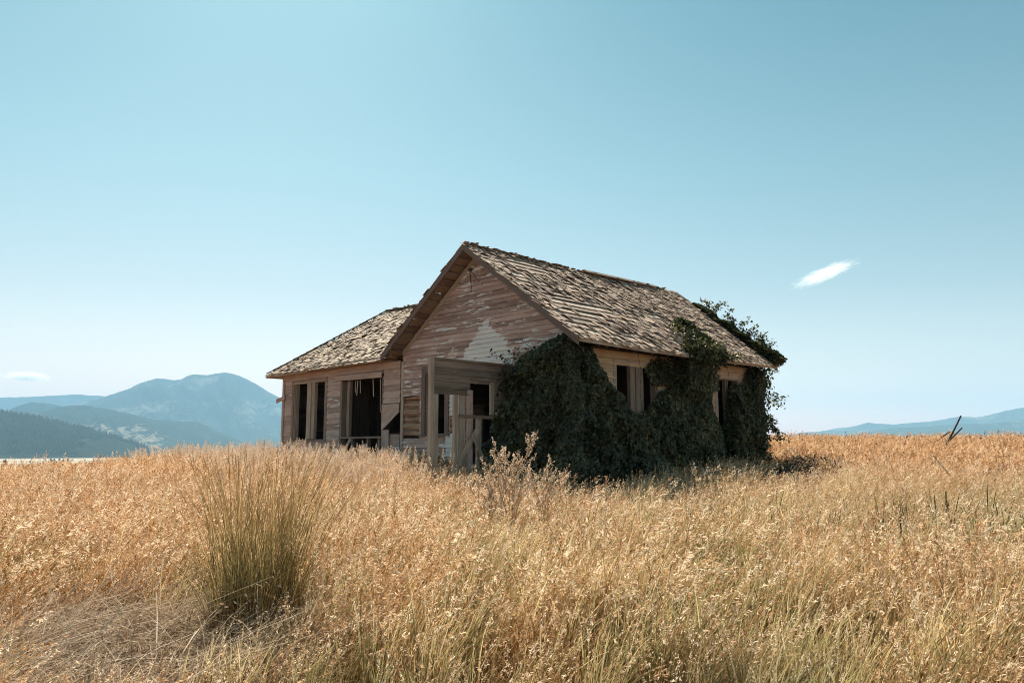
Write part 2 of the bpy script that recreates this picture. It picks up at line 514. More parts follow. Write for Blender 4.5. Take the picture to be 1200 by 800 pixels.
def siding(mb, M, u0, u1, z0, z1, holes=(), expo=0.112, lo=None, hi=None, paint=lambda u, z: -0.2, miss=0.0, prot=0.034, skip=None, th=0.022, rag=0.0):
    """lap boards; lo/hi: functions of z giving the limits of a gable; holes: (ua,ub,za,zb)"""
    n = max(1, round((z1 - z0) / expo)); e = (z1 - z0) / n
    for i in range(n):
        zb = z0 + i * e; zt = min(zb + e * 1.12, z1 + 0.01); zc = zb + e / 2
        a = lo(zc) if lo else u0; b = hi(zc) if hi else u1
        segs = [(a, b)]
        for (ha, hb, za, zb2) in holes:
            if zc > za and zc < zb2:
                ns = []
                for (p, q) in segs:
                    if hb <= p or ha >= q: ns.append((p, q)); continue
                    if ha > p: ns.append((p, ha))
                    if hb < q: ns.append((hb, q))
                segs = ns
        for (p, q) in segs:
            if q - p < 0.03: continue
            cuts = [p]
            x = p + rnd.uniform(1.2, 4.0)
            while x < q - 0.6: cuts.append(x); x += rnd.uniform(1.6, 4.0)
            cuts.append(q)
            for c0, c1 in zip(cuts[:-1], cuts[1:]):
                if rnd.random() < miss: continue
                mid = (c0 + c1) / 2
                if skip and skip(mid, zc): continue
                # paint is cut into stretches so that a board can change along its length
                d0 = rnd.gauss(0, 0.0025); d1 = rnd.gauss(0, 0.0025); o0 = prot + abs(rnd.gauss(0, 0.004))
                if rnd.random() < 0.12: d1 -= rnd.uniform(0.005, 0.03)
                m = max(1, int((c1 - c0) / 0.07))
                offp = rnd.gauss(0, 0.035)
                b0 = len(mb.v); off = Vector((rnd.uniform(0,50), rnd.uniform(0,50), rnd.uniform(0,50)))
                s0 = (lo(zt) - lo(zb)) if lo and abs(c0 - a) < 1e-6 else 0
                s1 = (hi(zt) - hi(zb)) if hi and abs(c1 - b) < 1e-6 else 0
                for k in range(m + 1):
                    t = k / m
                    ub = c0 + (c1 - c0) * t - (s0 * (1 - t) + s1 * t) * 0.5; ut = ub + s0 * (1 - t) + s1 * t
                    dz = d0 * (1 - t) + d1 * t
                    pb = paint(ub, zb) + offp; pt_ = paint(ut, zt) + offp
                    for (uu, hh, ww, pv) in ((ub, zb + dz, o0, pb), (ut, zt + dz, 0.004, pt_), (ut, zt + dz, -0.008, pt_), (ub, zb + dz, o0 - th, pb)):
                        mb.v.append(M(uu, ww, hh)); mb.bc.append(off + Vector((uu - c0, hh - zb, ww))); mb.pa.append(pv)
                for k in range(m):
                    j = b0 + 4 * k
                    for q4 in ((0, 1, 5, 4), (1, 2, 6, 5), (2, 3, 7, 6), (3, 0, 4, 7)):
                        mb.f.append([j + q4[0], j + q4[1], j + q4[2], j + q4[3]])
                mb.f.append([b0, b0+3, b0+2, b0+1]); j = b0 + 4*m; mb.f.append([j, j+1, j+2, j+3])

def solid_wall(mb, M, u0, u1, z0, z1, holes, w0=-0.15, w1=-0.012, lo=None, hi=None):
    """backing boards (vertical strips of planking) round the holes"""
    zs = sorted({z0, z1, *[h[2] for h in holes], *[h[3] for h in holes]})
    zs = [z for z in zs if z0 <= z <= z1]
    fine = []
    for a, b in zip(zs[:-1], zs[1:]):
        n = max(1, round((b - a) / 0.2))
        fine += [(a + (b - a) * k / n, a + (b - a) * (k + 1) / n) for k in range(n)]
    for (za, zb) in fine:
        zc = (za + zb) / 2
        a = lo(zb) if lo else u0; b = hi(zb) if hi else u1
        segs = [(a, b)]
        for (ha, hb, z2, z3) in holes:
            if z2 < zc < z3:
                segs = [s2 for (p, q) in segs for s2 in ((p, min(q, ha)), (max(p, hb), q)) if s2[1] - s2[0] > 0.01]
        for (p, q) in segs:
            P = lambda u, w, h: M(u, w, h)
            mb.hexa([P(p,w0,za), P(q,w0,za), P(q,w0,zb), P(p,w0,zb), P(p,w1,za), P(q,w1,za), P(q,w1,zb), P(p,w1,zb)], (q-p, zb-za, w1-w0))

def mbar(mb, M, u0, u1, z0, z1, w0, w1, paint=-1.0):
    """a piece of trim given in wall coordinates"""
    if (z1 - z0) > (u1 - u0):
        mb.hexa([M(u0,w0,z0), M(u0,w0,z1), M(u1,w0,z1), M(u1,w0,z0), M(u0,w1,z0), M(u0,w1,z1), M(u1,w1,z1), M(u1,w1,z0)], (z1-z0, u1-u0, w1-w0), paint)
    else:
        mb.hexa([M(u0,w0,z0), M(u1,w0,z0), M(u1,w0,z1), M(u0,w0,z1), M(u0,w1,z0), M(u1,w1,z0), M(u1,w1,z1), M(u0,w1,z1)], (u1-u0, z1-z0, w1-w0), paint)

# main numbers
MW, MD = 6.04, 7.45                       # main block: width along x (to the left), depth along y
RX = -3.02                                # ridge
RZ, EZ = 6.55, 3.93                       # ridge top, eave top
EO, FO = 0.62, 0.47                       # side overhang, gable overhang
SL = (RZ - EZ) / (EO - RX)                # slope of the main roof
EOL = 0.34                                # overhang on the left, over the wing
EZL = RZ - SL * (RX + MW + EOL)
REND = 7.70                               # rear edge of the roof at the eave, 0.7 further at the ridge
WX, WD = -12.62, 4.66                     # wing: left end, depth
WRZ, WEZ = 6.14, 4.04                     # wing ridge, wing eave
WEO = 0.42
WSL = (WRZ - WEZ) / (WD / 2 + WEO)
GB = 0.2                                  # bottom of the walls
roof_under = lambda x: RZ - 0.13 - SL * abs(x - RX)
lo_g = lambda z: max(-MW, RX - max(0.0, (RZ - 0.14 - z)) / SL)
hi_g = lambda z: min(0.0, RX + max(0.0, (RZ - 0.14 - z)) / SL)

# ---- front gable wall
win_g = (-5.02, -4.22, 2.02, 3.58)
door_g = (-3.45, -2.35, 0.75, 3.35)
logs_g = (-6.0, -5.27, 1.93, 2.98)
logs2_g = (-4.05, -3.5, 1.98, 2.44)
def paint_g(u, z):
    k = 0.060
    if z > 3.85: 
        k += 0.02 + 0.11 * mnoise.noise(Vector((u * 0.9, z * 1.8, 3.3)))
        if z > 5.75: k += 0.06
        if abs(u + 2.71) < (4.70 - z) / 0.93 and z < 4.70: k = 0.60
        elif u > -1.9 and z < 4.1: k += 0.10
        elif u > -0.9 and z > 4.05 and z<4.2: k += 0.08
    elif u < -5.2: k = 0.16 if z > 3.0 else 0.10
    elif u > -4.2 and u < -1.8: k = 0.45
    else: k = 0.06
    return k
mb = MB()
siding(mb, GABLE, -MW, 0, GB, RZ - 0.16, [win_g, door_g, logs_g, logs2_g], 0.112, lo_g, hi_g, paint_g, miss=0.0)
front_wall = mb.build('front_wall', W['siding'], house)
mb = MB()
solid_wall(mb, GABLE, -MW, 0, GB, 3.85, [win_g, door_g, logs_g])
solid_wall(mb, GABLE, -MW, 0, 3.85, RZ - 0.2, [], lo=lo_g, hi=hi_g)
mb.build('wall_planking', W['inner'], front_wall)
for i, z in enumerate(np.arange(2.04, 3.0, 0.185)):
    mb = MB()
    r = 0.10 if i % 2 else 0.085
    if z > 2.85: r = 0.07
    mb.tube((-6.06, 0.075, z), (-5.2, 0.075 + rnd.uniform(-.02, .02), z + rnd.uniform(-.03, .03)), r, r * 0.95, paint=-0.35 if i in (4,) else -1)
    mb.box((-6.02, -0.005, z + 0.075), (1, 0, 0), (0, 0, 1), (0, 1, 0), 0.78, 0.035, 0.06, -0.05 if i % 2 else -1)
    mb.build('log', W['log'], front_wall)
for z in (2.09, 2.26, 2.38):
    mb = MB(); mb.tube((-4.2, 0.06, z), (-3.4, 0.06, z + 0.01), 0.085, 0.08); mb.build('log', W['log'], front_wall)
# corner board, rake boards, gable window
mb = MB()
mbar(mb, GABLE, -MW - 0.05, -MW + 0.06, GB, 3.95, 0.0, 0.035)
mbar(mb, GABLE, -0.09, 0.03, GB, 3.95, 0.0, 0.035)
for sgn in (-1, 1):
    a = Vector((RX, -0.02, RZ - 0.22)); b = Vector((RX + sgn * 3.0, -0.02, RZ - 0.22 - SL * 3.0))
    mb.bar(a, b, 0.12, 0.03, up=(0, 0, 1), paint=-0.15)
mb.build_each('corner_board', W['pale'], front_wall)
mb = MB()
mb.bar((RX - 0.25, -0.06, 6.02), (RX - 0.22, -0.02, 5.45), 0.012, 0.012, up=(1, 0, 0))
mb.bar((RX - 0.25, -0.05, 6.0), (RX + 0.1, -0.02, 5.62), 0.010, 0.010, up=(1, 0, 0))
mb.wb(RX - 0.30, RX - 0.20, -0.07, -0.02, 5.98, 6.05)
mb.build('wire_bracket', W['stick'], front_wall)

def window(M, hole, parent, mat=None, casing=0.11, depth=0.16, mull=(), proud=0.03, sill=True, bars=(), mat_s=None, name='window', head=0.0):
    ua, ub, za, zb = hole
    mat = mat or W['trim']
    mb = MB()
    c = casing
    mbar(mb, M, ua - c, ua, za - 0.02, zb + c + head, 0.006, proud)        # casings
    mbar(mb, M, ub, ub + c, za - 0.02, zb + c + head, 0.006, proud + 0.002)
    mbar(mb, M, ua + 0.001, ub - 0.001, zb, zb + c + head, 0.006, proud - 0.004)
    fr = mb.build(name, mat, parent)
    mb = MB()                                                       # jambs and mullions
    mbar(mb, M, ua + 0.001, ua + 0.035, za, zb, -depth, 0.004, -0.25)
    mbar(mb, M, ub - 0.035, ub - 0.001, za, zb, -depth, 0.004, -0.25)
    mbar(mb, M, ua + 0.036, ub - 0.036, zb - 0.035, zb - 0.001, -depth, 0.003)
    for (m0, m1) in mull:
        mbar(mb, M, m0, m1, za, zb - 0.036, -0.10, 0.0, -0.2)
        mbar(mb, M, m0 + (m1-m0)*0.36, m0 + (m1-m0)*0.62, za, zb - 0.037, 0.002, 0.03, -0.2)
    for (b0, b1, bz0, bz1) in bars:
        mbar(mb, M, b0, b1, bz0, bz1, -0.09, -0.05, -0.2)
    mb.build_each('jamb', mat_s or W['trim'], fr)
    if sill:
        mb = MB()
        mbar(mb, M, ua - c - 0.03, ub + c + 0.03, za - 0.06, za - 0.022, -0.12, 0.075)
        mb.build('sill', mat, fr)
    return fr
window(GABLE, win_g, front_wall, W['rake'], casing=0.16, proud=0.05)
mb = MB()
mbar(mb, GABLE, door_g[0]-0.1, door_g[0], GB, door_g[3]+0.1, 0.006, 0.035); mbar(mb, GABLE, door_g[1], door_g[1]+0.1, GB, door_g[3]+0.1, 0.006, 0.035)
mbar(mb, GABLE, door_g[0]+0.001, door_g[1]-0.001, door_g[3], door_g[3]+0.1, 0.006, 0.03)
mb.build('door_frame', W['trim'], house)

# ---- right side wall
w1 = (1.50, 3.02, 1.95, 3.56); w2 = (5.68, 6.72, 1.95, 3.48)
mb = MB()
siding(mb, SIDE, 0, MD, GB, 3.84, [w1, w2], 0.16, paint=lambda u, z: 0.0 + 0.05*mnoise.noise(Vector((u*1.1, z*2, 9))))
side_wall = mb.build('side_wall', W['side'], house)
mb = MB(); solid_wall(mb, SIDE, 0.16, MD, GB, 3.9, [w1, w2]); mb.build('wall_planking', W['inner'], side_wall)
mb = MB(); mbar(mb, SIDE, 0.0, MD, 3.66, 3.82, 0.03, 0.055, -0.3); mb.build_each('frieze_board', W['side'], side_wall)
window(SIDE, w1, side_wall, W['pale'], mull=[(2.03, 2.52)], head=-0.02)
window(SIDE, w2, side_wall, W['pale'], casing=0.13, mull=[(6.1, 6.22)])

# ---- rear and left walls of the main block
REAR = off_plane((0, MD, 0), lambda u, w, h: Vector((u, w, h)))
LEFTW = off_plane((-MW, 0, 0), lambda u, w, h: Vector((-w, u, h)))
mb = MB(); siding(mb, REAR, -MW, 0, GB, RZ - 0.16, [(-4.6, -3.6, 2.0, 3.5)], 0.112, lo_g, hi_g, paint=lambda u, z: -0.1)
rear_wall = mb.build('rear_wall', W['siding'], house)
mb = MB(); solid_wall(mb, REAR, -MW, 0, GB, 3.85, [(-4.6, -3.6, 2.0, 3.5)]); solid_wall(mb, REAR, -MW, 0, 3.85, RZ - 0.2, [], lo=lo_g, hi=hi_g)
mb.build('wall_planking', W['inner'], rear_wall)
mb = MB(); siding(mb, LEFTW, 0.05, MD, GB, 3.84, [], 0.16, paint=lambda u, z: -0.1)
lw = mb.build('left_wall', W['siding'], house)
mb = MB(); solid_wall(mb, LEFTW, 0.16, MD - 0.16, GB, 3.9, [(2.0, 2.9, 0.8, 2.9)]); mb.build('wall_planking', W['inner'], lw)

# ---- wing walls
wa = (-11.92, -10.02, 1.93, 3.71); wbg = (-9.15, -6.95, 0.98, 3.62)
tri_hole = (-6.83, -6.17, 2.05, 2.83)
WL, WR = WX, -6.15
mb = MB()
def paint_w(u, z):
    k = 0.01 + 0.09 * mnoise.noise(Vector((u * 1.4, z * 1.6, 5.5)))
    if -9.9 < u < -9.1: k += 0.06
    if u > -7 and 2.8 < z < 3.35: k += 0.09
    return k
siding(mb, GABLE, WL, -6.96, GB, 3.86, [wa, wbg], 0.168, paint=paint_w, prot=0.026)
siding(mb, GABLE, -6.93, WR, 2.86, 3.86, [], 0.168, paint=paint_w, prot=0.026)
siding(mb, GABLE, -6.93, WR, GB, 2.02, [], 0.2, paint=paint_w, prot=0.02)
wing_wall = mb.build('wing_front_wall', W['wing'], house)
mb = MB()
solid_wall(mb, GABLE, WL, WR, GB, 3.9, [wa, wbg, tri_hole], w0=-0.12); mb.build('wall_planking', W['inner'], wing_wall)
# diagonal broken board over the triangular hole
mb = MB()
P = lambda u, z, w: Vector((u, -w, z))
mb.hexa([P(-6.95,2.84,0.03), P(-6.15,2.84,0.03), P(-6.15,2.60,0.03), P(-6.95,2.12,0.03), P(-6.95,2.84,0.055), P(-6.15,2.84,0.055), P(-6.15,2.60,0.055), P(-6.95,2.12,0.055)], (0.8, 0.5, 0.02), -0.15)
mbar(mb, GABLE, -6.93, -6.60, GB, 2.14, 0.03, 0.06)
mb.build('broken_board', W['wing'], wing_wall)
# frieze and lintel, corner board, stub
mb = MB()
mbar(mb, GABLE, WL - 0.02, -6.12, 3.79, 3.98, 0.03, 0.06, -0.28)
mb.bar((-9.35, -0.075, 3.69), (-6.95, -0.075, 3.66), 0.15, 0.035, paint=-0.25)
mbar(mb, GABLE, WL - 0.03, WL + 0.09, GB, 3.785, 0.027, 0.05, -0.22)
mb.build_each('frieze_board', W['wing'], wing_wall)
mb = MB(); mb.bar((-13.0, -0.06, 3.18), (-12.45, -0.07, 3.27), 0.13, 0.03, paint=-0.3); mb.build_each('loose_board', W['wing'], wing_wall)
window(GABLE, wa, wing_wall, W['trim'], casing=0.13, mull=[(-11.13, -10.66)], mat_s=W['pale'])
# gutted opening: posts, sill, stub studs
mb = MB()
mbar(mb, GABLE, -9.15, -9.05, 0.98, 3.6, -0.14, 0.02)
mbar(mb, GABLE, -6.99, -6.95, 0.98, 3.6, -0.14, 0.02)
mbar(mb, GABLE, -8.88, -8.74, 1.98, 3.6, -0.14, -0.04)
mbar(mb, GABLE, -9.13, -6.93, 1.92, 1.975, -0.13, 0.07, -0.15)
for x in (-8.55, -7.75, -7.2): mbar(mb, GABLE, x, x + 0.09, 0.7, 1.918, -0.10, -0.01)
mb.build_each('opening_frame', W['trim'], wing_wall)
mb = MB()
for (x0, z0, x1, z1, w) in ((-9.0, 1.2, -8.3, 1.9, .1), (-8.1, 1.15, -7.3, 1.75, .12), (-7.9, 1.25, -6.7, 1.5, .1), (-8.6, 1.05, -7.0, 1.35, .14)):
    mb.bar((x0, -0.12 - rnd.random()*.2, z0), (x1, -0.1 - rnd.random()*.3, z1), w, 0.03, paint=-0.3)
mb.build_each('loose_board', W['wing'], wing_wall)
mb = MB()   # strips hanging inside
for (x, l) in ((-8.45, .34), (-8.33, .42), (-8.2, .36), (-7.55, .5), (-7.18, .95)):
    mb.bar((x, 0.05, 3.58), (x + rnd.uniform(-.05, .05), 0.06, 3.58 - l), 0.035, 0.012, up=(1, 0, 0))
mb.build_each('hanging_strip', W['pale'], wing_wall)
WLEFT = off_plane((WX, 0, 0), lambda u, w, h: Vector((-w, u, h)))
WREAR = off_plane((0, WD, 0), lambda u, w, h: Vector((u, w, h)))
for M, a, b, nm in ((WLEFT, 0, WD, 'wing_end_wall'), (WREAR, WX, -MW, 'wing_rear_wall')):
    mb = MB(); siding(mb, M, a, b, GB, 3.86, [(a + 1.6, a + 2.5, 2.0, 3.5)], 0.168, paint=lambda u, z: -0.17, prot=0.026)
    w_ = mb.build(nm, W['wing'], house)
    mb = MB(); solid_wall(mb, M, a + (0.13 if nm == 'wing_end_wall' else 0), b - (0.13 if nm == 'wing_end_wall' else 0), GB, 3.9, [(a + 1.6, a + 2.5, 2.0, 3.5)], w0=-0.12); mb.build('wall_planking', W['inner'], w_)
    window(M, (a + 1.6, a + 2.5, 2.0, 3.5), w_, W['trim'])

# ---- floors, ceilings, inner partition
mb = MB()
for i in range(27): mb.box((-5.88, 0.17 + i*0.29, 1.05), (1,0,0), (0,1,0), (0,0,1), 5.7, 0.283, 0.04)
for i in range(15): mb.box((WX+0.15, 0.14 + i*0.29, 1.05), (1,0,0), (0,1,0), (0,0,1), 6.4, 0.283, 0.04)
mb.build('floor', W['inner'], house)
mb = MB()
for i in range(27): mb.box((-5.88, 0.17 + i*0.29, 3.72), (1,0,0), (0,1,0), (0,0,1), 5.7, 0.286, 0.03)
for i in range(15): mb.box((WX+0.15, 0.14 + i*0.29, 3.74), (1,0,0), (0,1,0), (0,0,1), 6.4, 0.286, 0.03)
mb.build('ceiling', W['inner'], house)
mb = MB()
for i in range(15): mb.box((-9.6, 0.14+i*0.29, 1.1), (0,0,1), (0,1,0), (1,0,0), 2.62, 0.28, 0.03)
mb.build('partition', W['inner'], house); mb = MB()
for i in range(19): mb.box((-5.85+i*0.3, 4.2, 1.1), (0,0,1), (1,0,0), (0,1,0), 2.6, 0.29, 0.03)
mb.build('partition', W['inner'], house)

# ---- roofs
def sagz(x, y):
    return -0.05 * math.sin(math.pi * min(1, max(0, (y + 0.4) / 8.4))) + 0.022 * mnoise.noise(Vector((x * 0.7, y * 0.7, 1.7)))
class Slope:
    """eave origin O, s axis along the eave, t axis up the slope, normal N"""
    def __init__(s, O, S, T):
        s.O = Vector(O); s.S = Vector(S).normalized(); s.T = Vector(T).normalized(); s.N = s.S.cross(s.T).normalized()
        if s.N.z < 0: s.N = -s.N
    def at(s, a, t, n=0.0):
        p = s.O + s.S * a + s.T * t + s.N * n
        p.z += sagz(p.x, p.y)
        return p

def planks(mb, sl, L, H, inside, e=0.25, w=0.235, th=0.022, n0=-0.010, miss=0.02, holes=()):
    k = int(H / e)
    for i in range(k + 1):
        t = i * e
        wr = min(w, H + 0.045 - t)
        if wr < 0.03: continue
        # runs of the plank where it lies inside the slope's outline
        step = 0.25; a = 0.0; run = None; runs = []
        while a <= L + 1e-6:
            ok = inside(a, t + wr / 2) and not any(h[0] < a < h[1] and h[2] < t + wr/2 < h[3] for h in holes)
            if ok and run is None: run = a
            if (not ok or a + step > L) and run is not None:
                runs.append((run, a)); run = None
            a += step
        for (p, q) in runs:
            x = p
            while x < q - 0.05:
                x2 = min(q, x + rnd.uniform(1.8, 3.6))
                if q - x2 < 0.5: x2 = q
                if rnd.random() > miss:
                    m = max(1, int((x2 - x) / 0.8))
                    j = rnd.gauss(0, 0.003); n1 = n0 + rnd.gauss(0, 0.002); tw = 0.013 + rnd.gauss(0, 0.003)
                    b0 = len(mb.v); off = Vector((rnd.uniform(0,50), rnd.uniform(0,50), rnd.uniform(0,50)))
                    for c in range(m + 1):
                        xx = x + 0.006 + (x2 - x - 0.012) * c / m
                        for (tt, nn) in ((t + j, n1 + tw), (t + j + wr, n1 - tw), (t + j + wr, n1 - tw - th), (t + j, n1 + tw - th)):
                            mb.v.append(sl.at(xx, tt, nn)); mb.bc.append(off + Vector((xx - x, tt - t, nn))); mb.pa.append(-1)
                    for c in range(m):
                        q0 = b0 + 4 * c
                        for f in ((0,4,5,1),(1,5,6,2),(2,6,7,3),(3,7,4,0)): mb.f.append([q0 + z for z in f])
                    mb.f.append([b0, b0+1, b0+2, b0+3]); q0 = b0 + 4*m; mb.f.append([q0+3, q0+2, q0+1, q0])
                x = x2

def shingles(mb, sl, L, H, inside, cover, e=0.135, ln=0.30, wmin=0.07, wmax=0.17, curl=1.0, ragged=0.016):
    k = int(H / e)
    for i in range(-1, k + 1):
        t = i * e + 0.02
        a = -rnd.random() * 0.1
        while a < L:
            w = rnd.uniform(wmin, wmax); c = a + w / 2
            if a + w > L + 0.03: break
            if inside(c, max(t + e * 0.6, 0.01)) and inside(c, min(t + ln*0.8, H)) and rnd.random() < cover(c, max(0, t)):
                lift = 0.014 + abs(rnd.gauss(0, 0.004)) * curl
                if rnd.random() < 0.12 * curl: lift += rnd.uniform(0.01, 0.05)
                yaw = rnd.gauss(0, 0.025 * curl)
                if rnd.random() < 0.05 * curl: yaw += rnd.gauss(0, 0.22)
                dt = rnd.gauss(0, ragged); th = rnd.uniform(0.008, 0.014)
                l2 = min(ln, H - t + 0.10) * rnd.uniform(0.80, 1.0)
                if l2 < 0.1: a += w; continue
                ca, sa = math.cos(yaw), math.sin(yaw)
                roll = rnd.gauss(0, 0.006) * curl
                def pt(u, v, n):
                    u2, v2 = u * ca - v * sa, u * sa + v * ca
                    return sl.at(c + u2, t + dt + v2, n)
                hw = w / 2 - 0.004
                b0, b1 = lift + roll, lift - roll
                mb.hexa([pt(-hw, 0, b0), pt(-hw, l2, -0.002), pt(hw, l2, -0.002), pt(hw, 0, b1),
                         pt(-hw, 0, b0 + th), pt(-hw, l2, 0.002), pt(hw, l2, 0.002), pt(hw, 0, b1 + th)], (l2, w, th))
            a += w

sinm = math.hypot(EO - RX, RZ - EZ)      # length of the main slope
main_L = REND + FO + 0.72
sinl = math.hypot(MW + EOL + RX, RZ - EZL)
right = Slope((EO, -FO, EZ), (0, 1, 0), (RX - EO, 0, RZ - EZ))
left = Slope((-MW - EOL, -FO, EZL), (0, 1, 0), (MW + EOL + RX, 0, RZ - EZL))
holes_r = ((3.35, 3.75, 3.7, 4.02), (5.6, 5.8, 3.7, 4.0))
def cov_right(a, t):
    k = t / sinm
    n = mnoise.noise(Vector((a * 0.55, t * 0.9, 2.2))) + 0.45 * mnoise.noise(Vector((a * 2.2, t * 2.6, 8.2)))
    c = 0.06 + 1.0 * n
    c += 1.5 * max(0, k - 0.60 + 0.04 * a)           # thick along the ridge
    c += 0.9 * max(0, min(1, (a - 3.9 - 1.2 * (1 - k)) / 1.6))            # thick towards the far end
    c += 0.35 * max(0, 1 - t / 0.35) * (1 if a < 4.5 else 0.5)
    c += 0.9 * max(0, 1 - a / 0.5)
    if any(h[0] - .05 < a < h[1] + .05 and h[2] - 0.12 < t < h[3] for h in holes_r): return 0
    return max(0.05, min(0.985, c))
inside_main = lambda a, t: t <= sinm and a < REND + FO + 0.7 * t / sinm
mb = MB(); shingles(mb, right, main_L, sinm, inside_main, cov_right, e=0.155, ln=0.36, wmin=0.05, wmax=0.14, ragged=0.03)
main_roof = mb.build('roof', W['shingle'], house)
mb = MB(); planks(mb, right, main_L, sinm - 0.05, inside_main, holes=holes_r, miss=0.0); mb.build('sheathing', W['plank'], main_roof)
# left slope, cut at the valley with the wing's roof
def in_left(a, t):
    y = -FO + a; z = EZL + t * (RZ - EZL) / sinl
    wz = WRZ - WSL * abs(y - WD / 2)
    return z > wz - 0.02 or y < 0 or y > WD
mb = MB(); shingles(mb, left, REND + FO, sinl, in_left, lambda a, t: 0.9); mb.build('left_slope', W['shingle'], main_roof)
mb = MB(); planks(mb, left, REND + FO, sinl - 0.05, lambda a, t: t <= sinl, miss=0.0, w=0.242, e=0.25); mb.build('sheathing', W['soffit'], main_roof)
# rafters at the eaves / attic
mb = MB()
for y in np.arange(0.3, MD, 0.62):
    for sgn in (-1, 1):
        x1 = EO - 0.06 if sgn > 0 else -MW - EOL + 0.06
        mb.bar((RX, y, RZ - 0.14 + sagz(RX, y)), (x1, y, RZ - SL*abs(x1-RX) - 0.14 + sagz(x1, y)), 0.09, 0.045)
mb.build('rafter', W['inner'], main_roof)
# barge boards and fascia
mb = MB()
for (ya, yb) in ((-FO - 0.03, -FO - 0.03), (REND + 0.71, REND + 0.01)):
    for sgn in (-1, 1):
        x1 = EO + 0.03 if sgn > 0 else -MW - EOL - 0.03
        z1 = RZ - SL * abs(x1 - RX)
        mb.hexa([Vector((RX, ya, RZ - 0.17)), Vector((x1, yb, z1 - 0.17)), Vector((x1, yb, z1 + 0.012)), Vector((RX, ya, RZ + 0.012)),
                 Vector((RX, ya + 0.03, RZ - 0.17)), Vector((x1, yb + 0.03, z1 - 0.17)), Vector((x1, yb + 0.03, z1 + 0.012)), Vector((RX, ya + 0.03, RZ + 0.012))], (4.4, 0.17, 0.03))
mb.build_each('bargeboard', W['rake'], main_roof)
mb = MB()
y = -FO + 0.01
while y < REND - 0.1:
    y2 = min(REND - 0.01, y + rnd.uniform(2.4, 3.4)); dz = rnd.uniform(-.008, .008)
    mb.hexa([Vector((EO + 0.004, yy, zz + sagz(EO, yy) + dz)) if i < 4 else Vector((EO + 0.034, yy, zz + sagz(EO, yy) + dz)) for i, (yy, zz) in enumerate([(y, EZ-0.11), (y2-0.005, EZ-0.11), (y2-0.005, EZ+0.004), (y, EZ+0.004)]*2)], (y2-y, 0.11, 0.03), -0.3)
    y = y2
mb.build('fascia', W['pale'], main_roof)
# ridge boards: only a stretch of the cap is left
mb = MB()
for sgn in (-1, 1):
    a = Vector((RX + sgn*0.005, 3.9, RZ + 0.085 + sagz(RX, 3.9))); b = Vector((RX + sgn*0.005, 7.15, RZ + 0.075 + sagz(RX, 7.15)))
    dn = Vector((sgn * 0.115, 0, -0.115 * SL))
    up = Vector((sgn * 0.012, 0, 0.016))
    mb.hexa([a, b, b + dn, a + dn, a + up, b + up, b + dn + up, a + dn + up], (3.2, 0.15, 0.02))
mb.build('ridge_board', W['trim'], main_roof)

# wing roof: front, rear and hipped left end
wl = math.hypot(WD / 2 + WEO, WRZ - WEZ)
WXe = WX - WEO
wing_L = -MW + 1.6 - WXe
front = Slope((WXe, -WEO, WEZ), (1, 0, 0), (0, WD / 2 + WEO, WRZ - WEZ))
rear = Slope((WXe, WD + WEO, WEZ), (1, 0, 0), (0, -(WD / 2 + WEO), WRZ - WEZ))
hip = Slope((WXe, -WEO, WEZ), (0, 1, 0), (WD / 2 + WEO, 0, WRZ - WEZ))
run = WD / 2 + WEO
def in_front(a, t):
    x = WXe + a; r = t / wl * run; z = WEZ + t / wl * (WRZ - WEZ)
    if t > wl or a < r - 0.02: return False
    if r < WEO + 0.05: return x < -MW - EOL + 0.05         # the eave stops at the main block's barge board
    # until it dives under the main roof's left slope
    return z > RZ - SL * abs(x - RX) - 0.04 if x > -MW - EOL else True
in_hip = lambda a, t: t <= wl and a > t / wl * run - 0.02 and a < 2 * run - t / wl * run + 0.02
cov_w = lambda a, t: 0.97 + 0.5 * mnoise.noise(Vector((a * 1.1, t * 1.4, 4.4)))
mb = MB()
shingles(mb, front, wing_L, wl, in_front, cov_w, e=0.12, ln=0.27, wmin=0.07, wmax=0.19, curl=1.0, ragged=0.03)
shingles(mb, rear, wing_L, wl, in_front, cov_w, e=0.12, ln=0.27, wmin=0.07, wmax=0.19)
shingles(mb, hip, 2 * run, wl, in_hip, cov_w, e=0.12, ln=0.27, wmin=0.07, wmax=0.19)
wing_roof = mb.build('wing_roof', W['wshingle'], house)
mb = MB()
planks(mb, front, wing_L, wl - 0.04, in_front, miss=0.01); planks(mb, rear, wing_L, wl - 0.04, in_front); planks(mb, hip, 2 * run, wl - 0.04, in_hip)
mb.build('sheathing', W['plank'], wing_roof)
mb = MB()   # hip and ridge caps
for (a, b) in ((front.at(0, 0, .02), front.at(run, wl, .02)), (rear.at(0, 0, .02), rear.at(run, wl, .02)), (front.at(run, wl, .03), front.at(-MW - 1.1 - WXe, wl, -0.06))):
    d = b - a; n = int(d.length / 0.24)
    for i in range(n):
        p = a + d * (i / n); q = a + d * ((i + 1.25) / n)
        if rnd.random() < 0.12: continue
        mb.bar(p + Vector((0, 0, .028)), q + Vector((0, 0, .008)), 0.012, rnd.uniform(0.10, 0.16))
mb.build('ridge_board', W['wshingle'], wing_roof)
mb = MB()
for (x0, x1, dz) in ((WXe - 0.02, -10.4, -0.0), (-10.39, -MW - EOL - 0.02, 0.025)):
    mb.hexa([Vector((xx, -WEO - yy, zz + sagz(xx, -WEO) + dz)) for yy in (0.002, 0.032) for xx, zz in ((x0, WEZ-0.10), (x1, WEZ-0.10), (x1, WEZ+0.012), (x0, WEZ+0.012))], (x1-x0, .11, .03), -0.3)
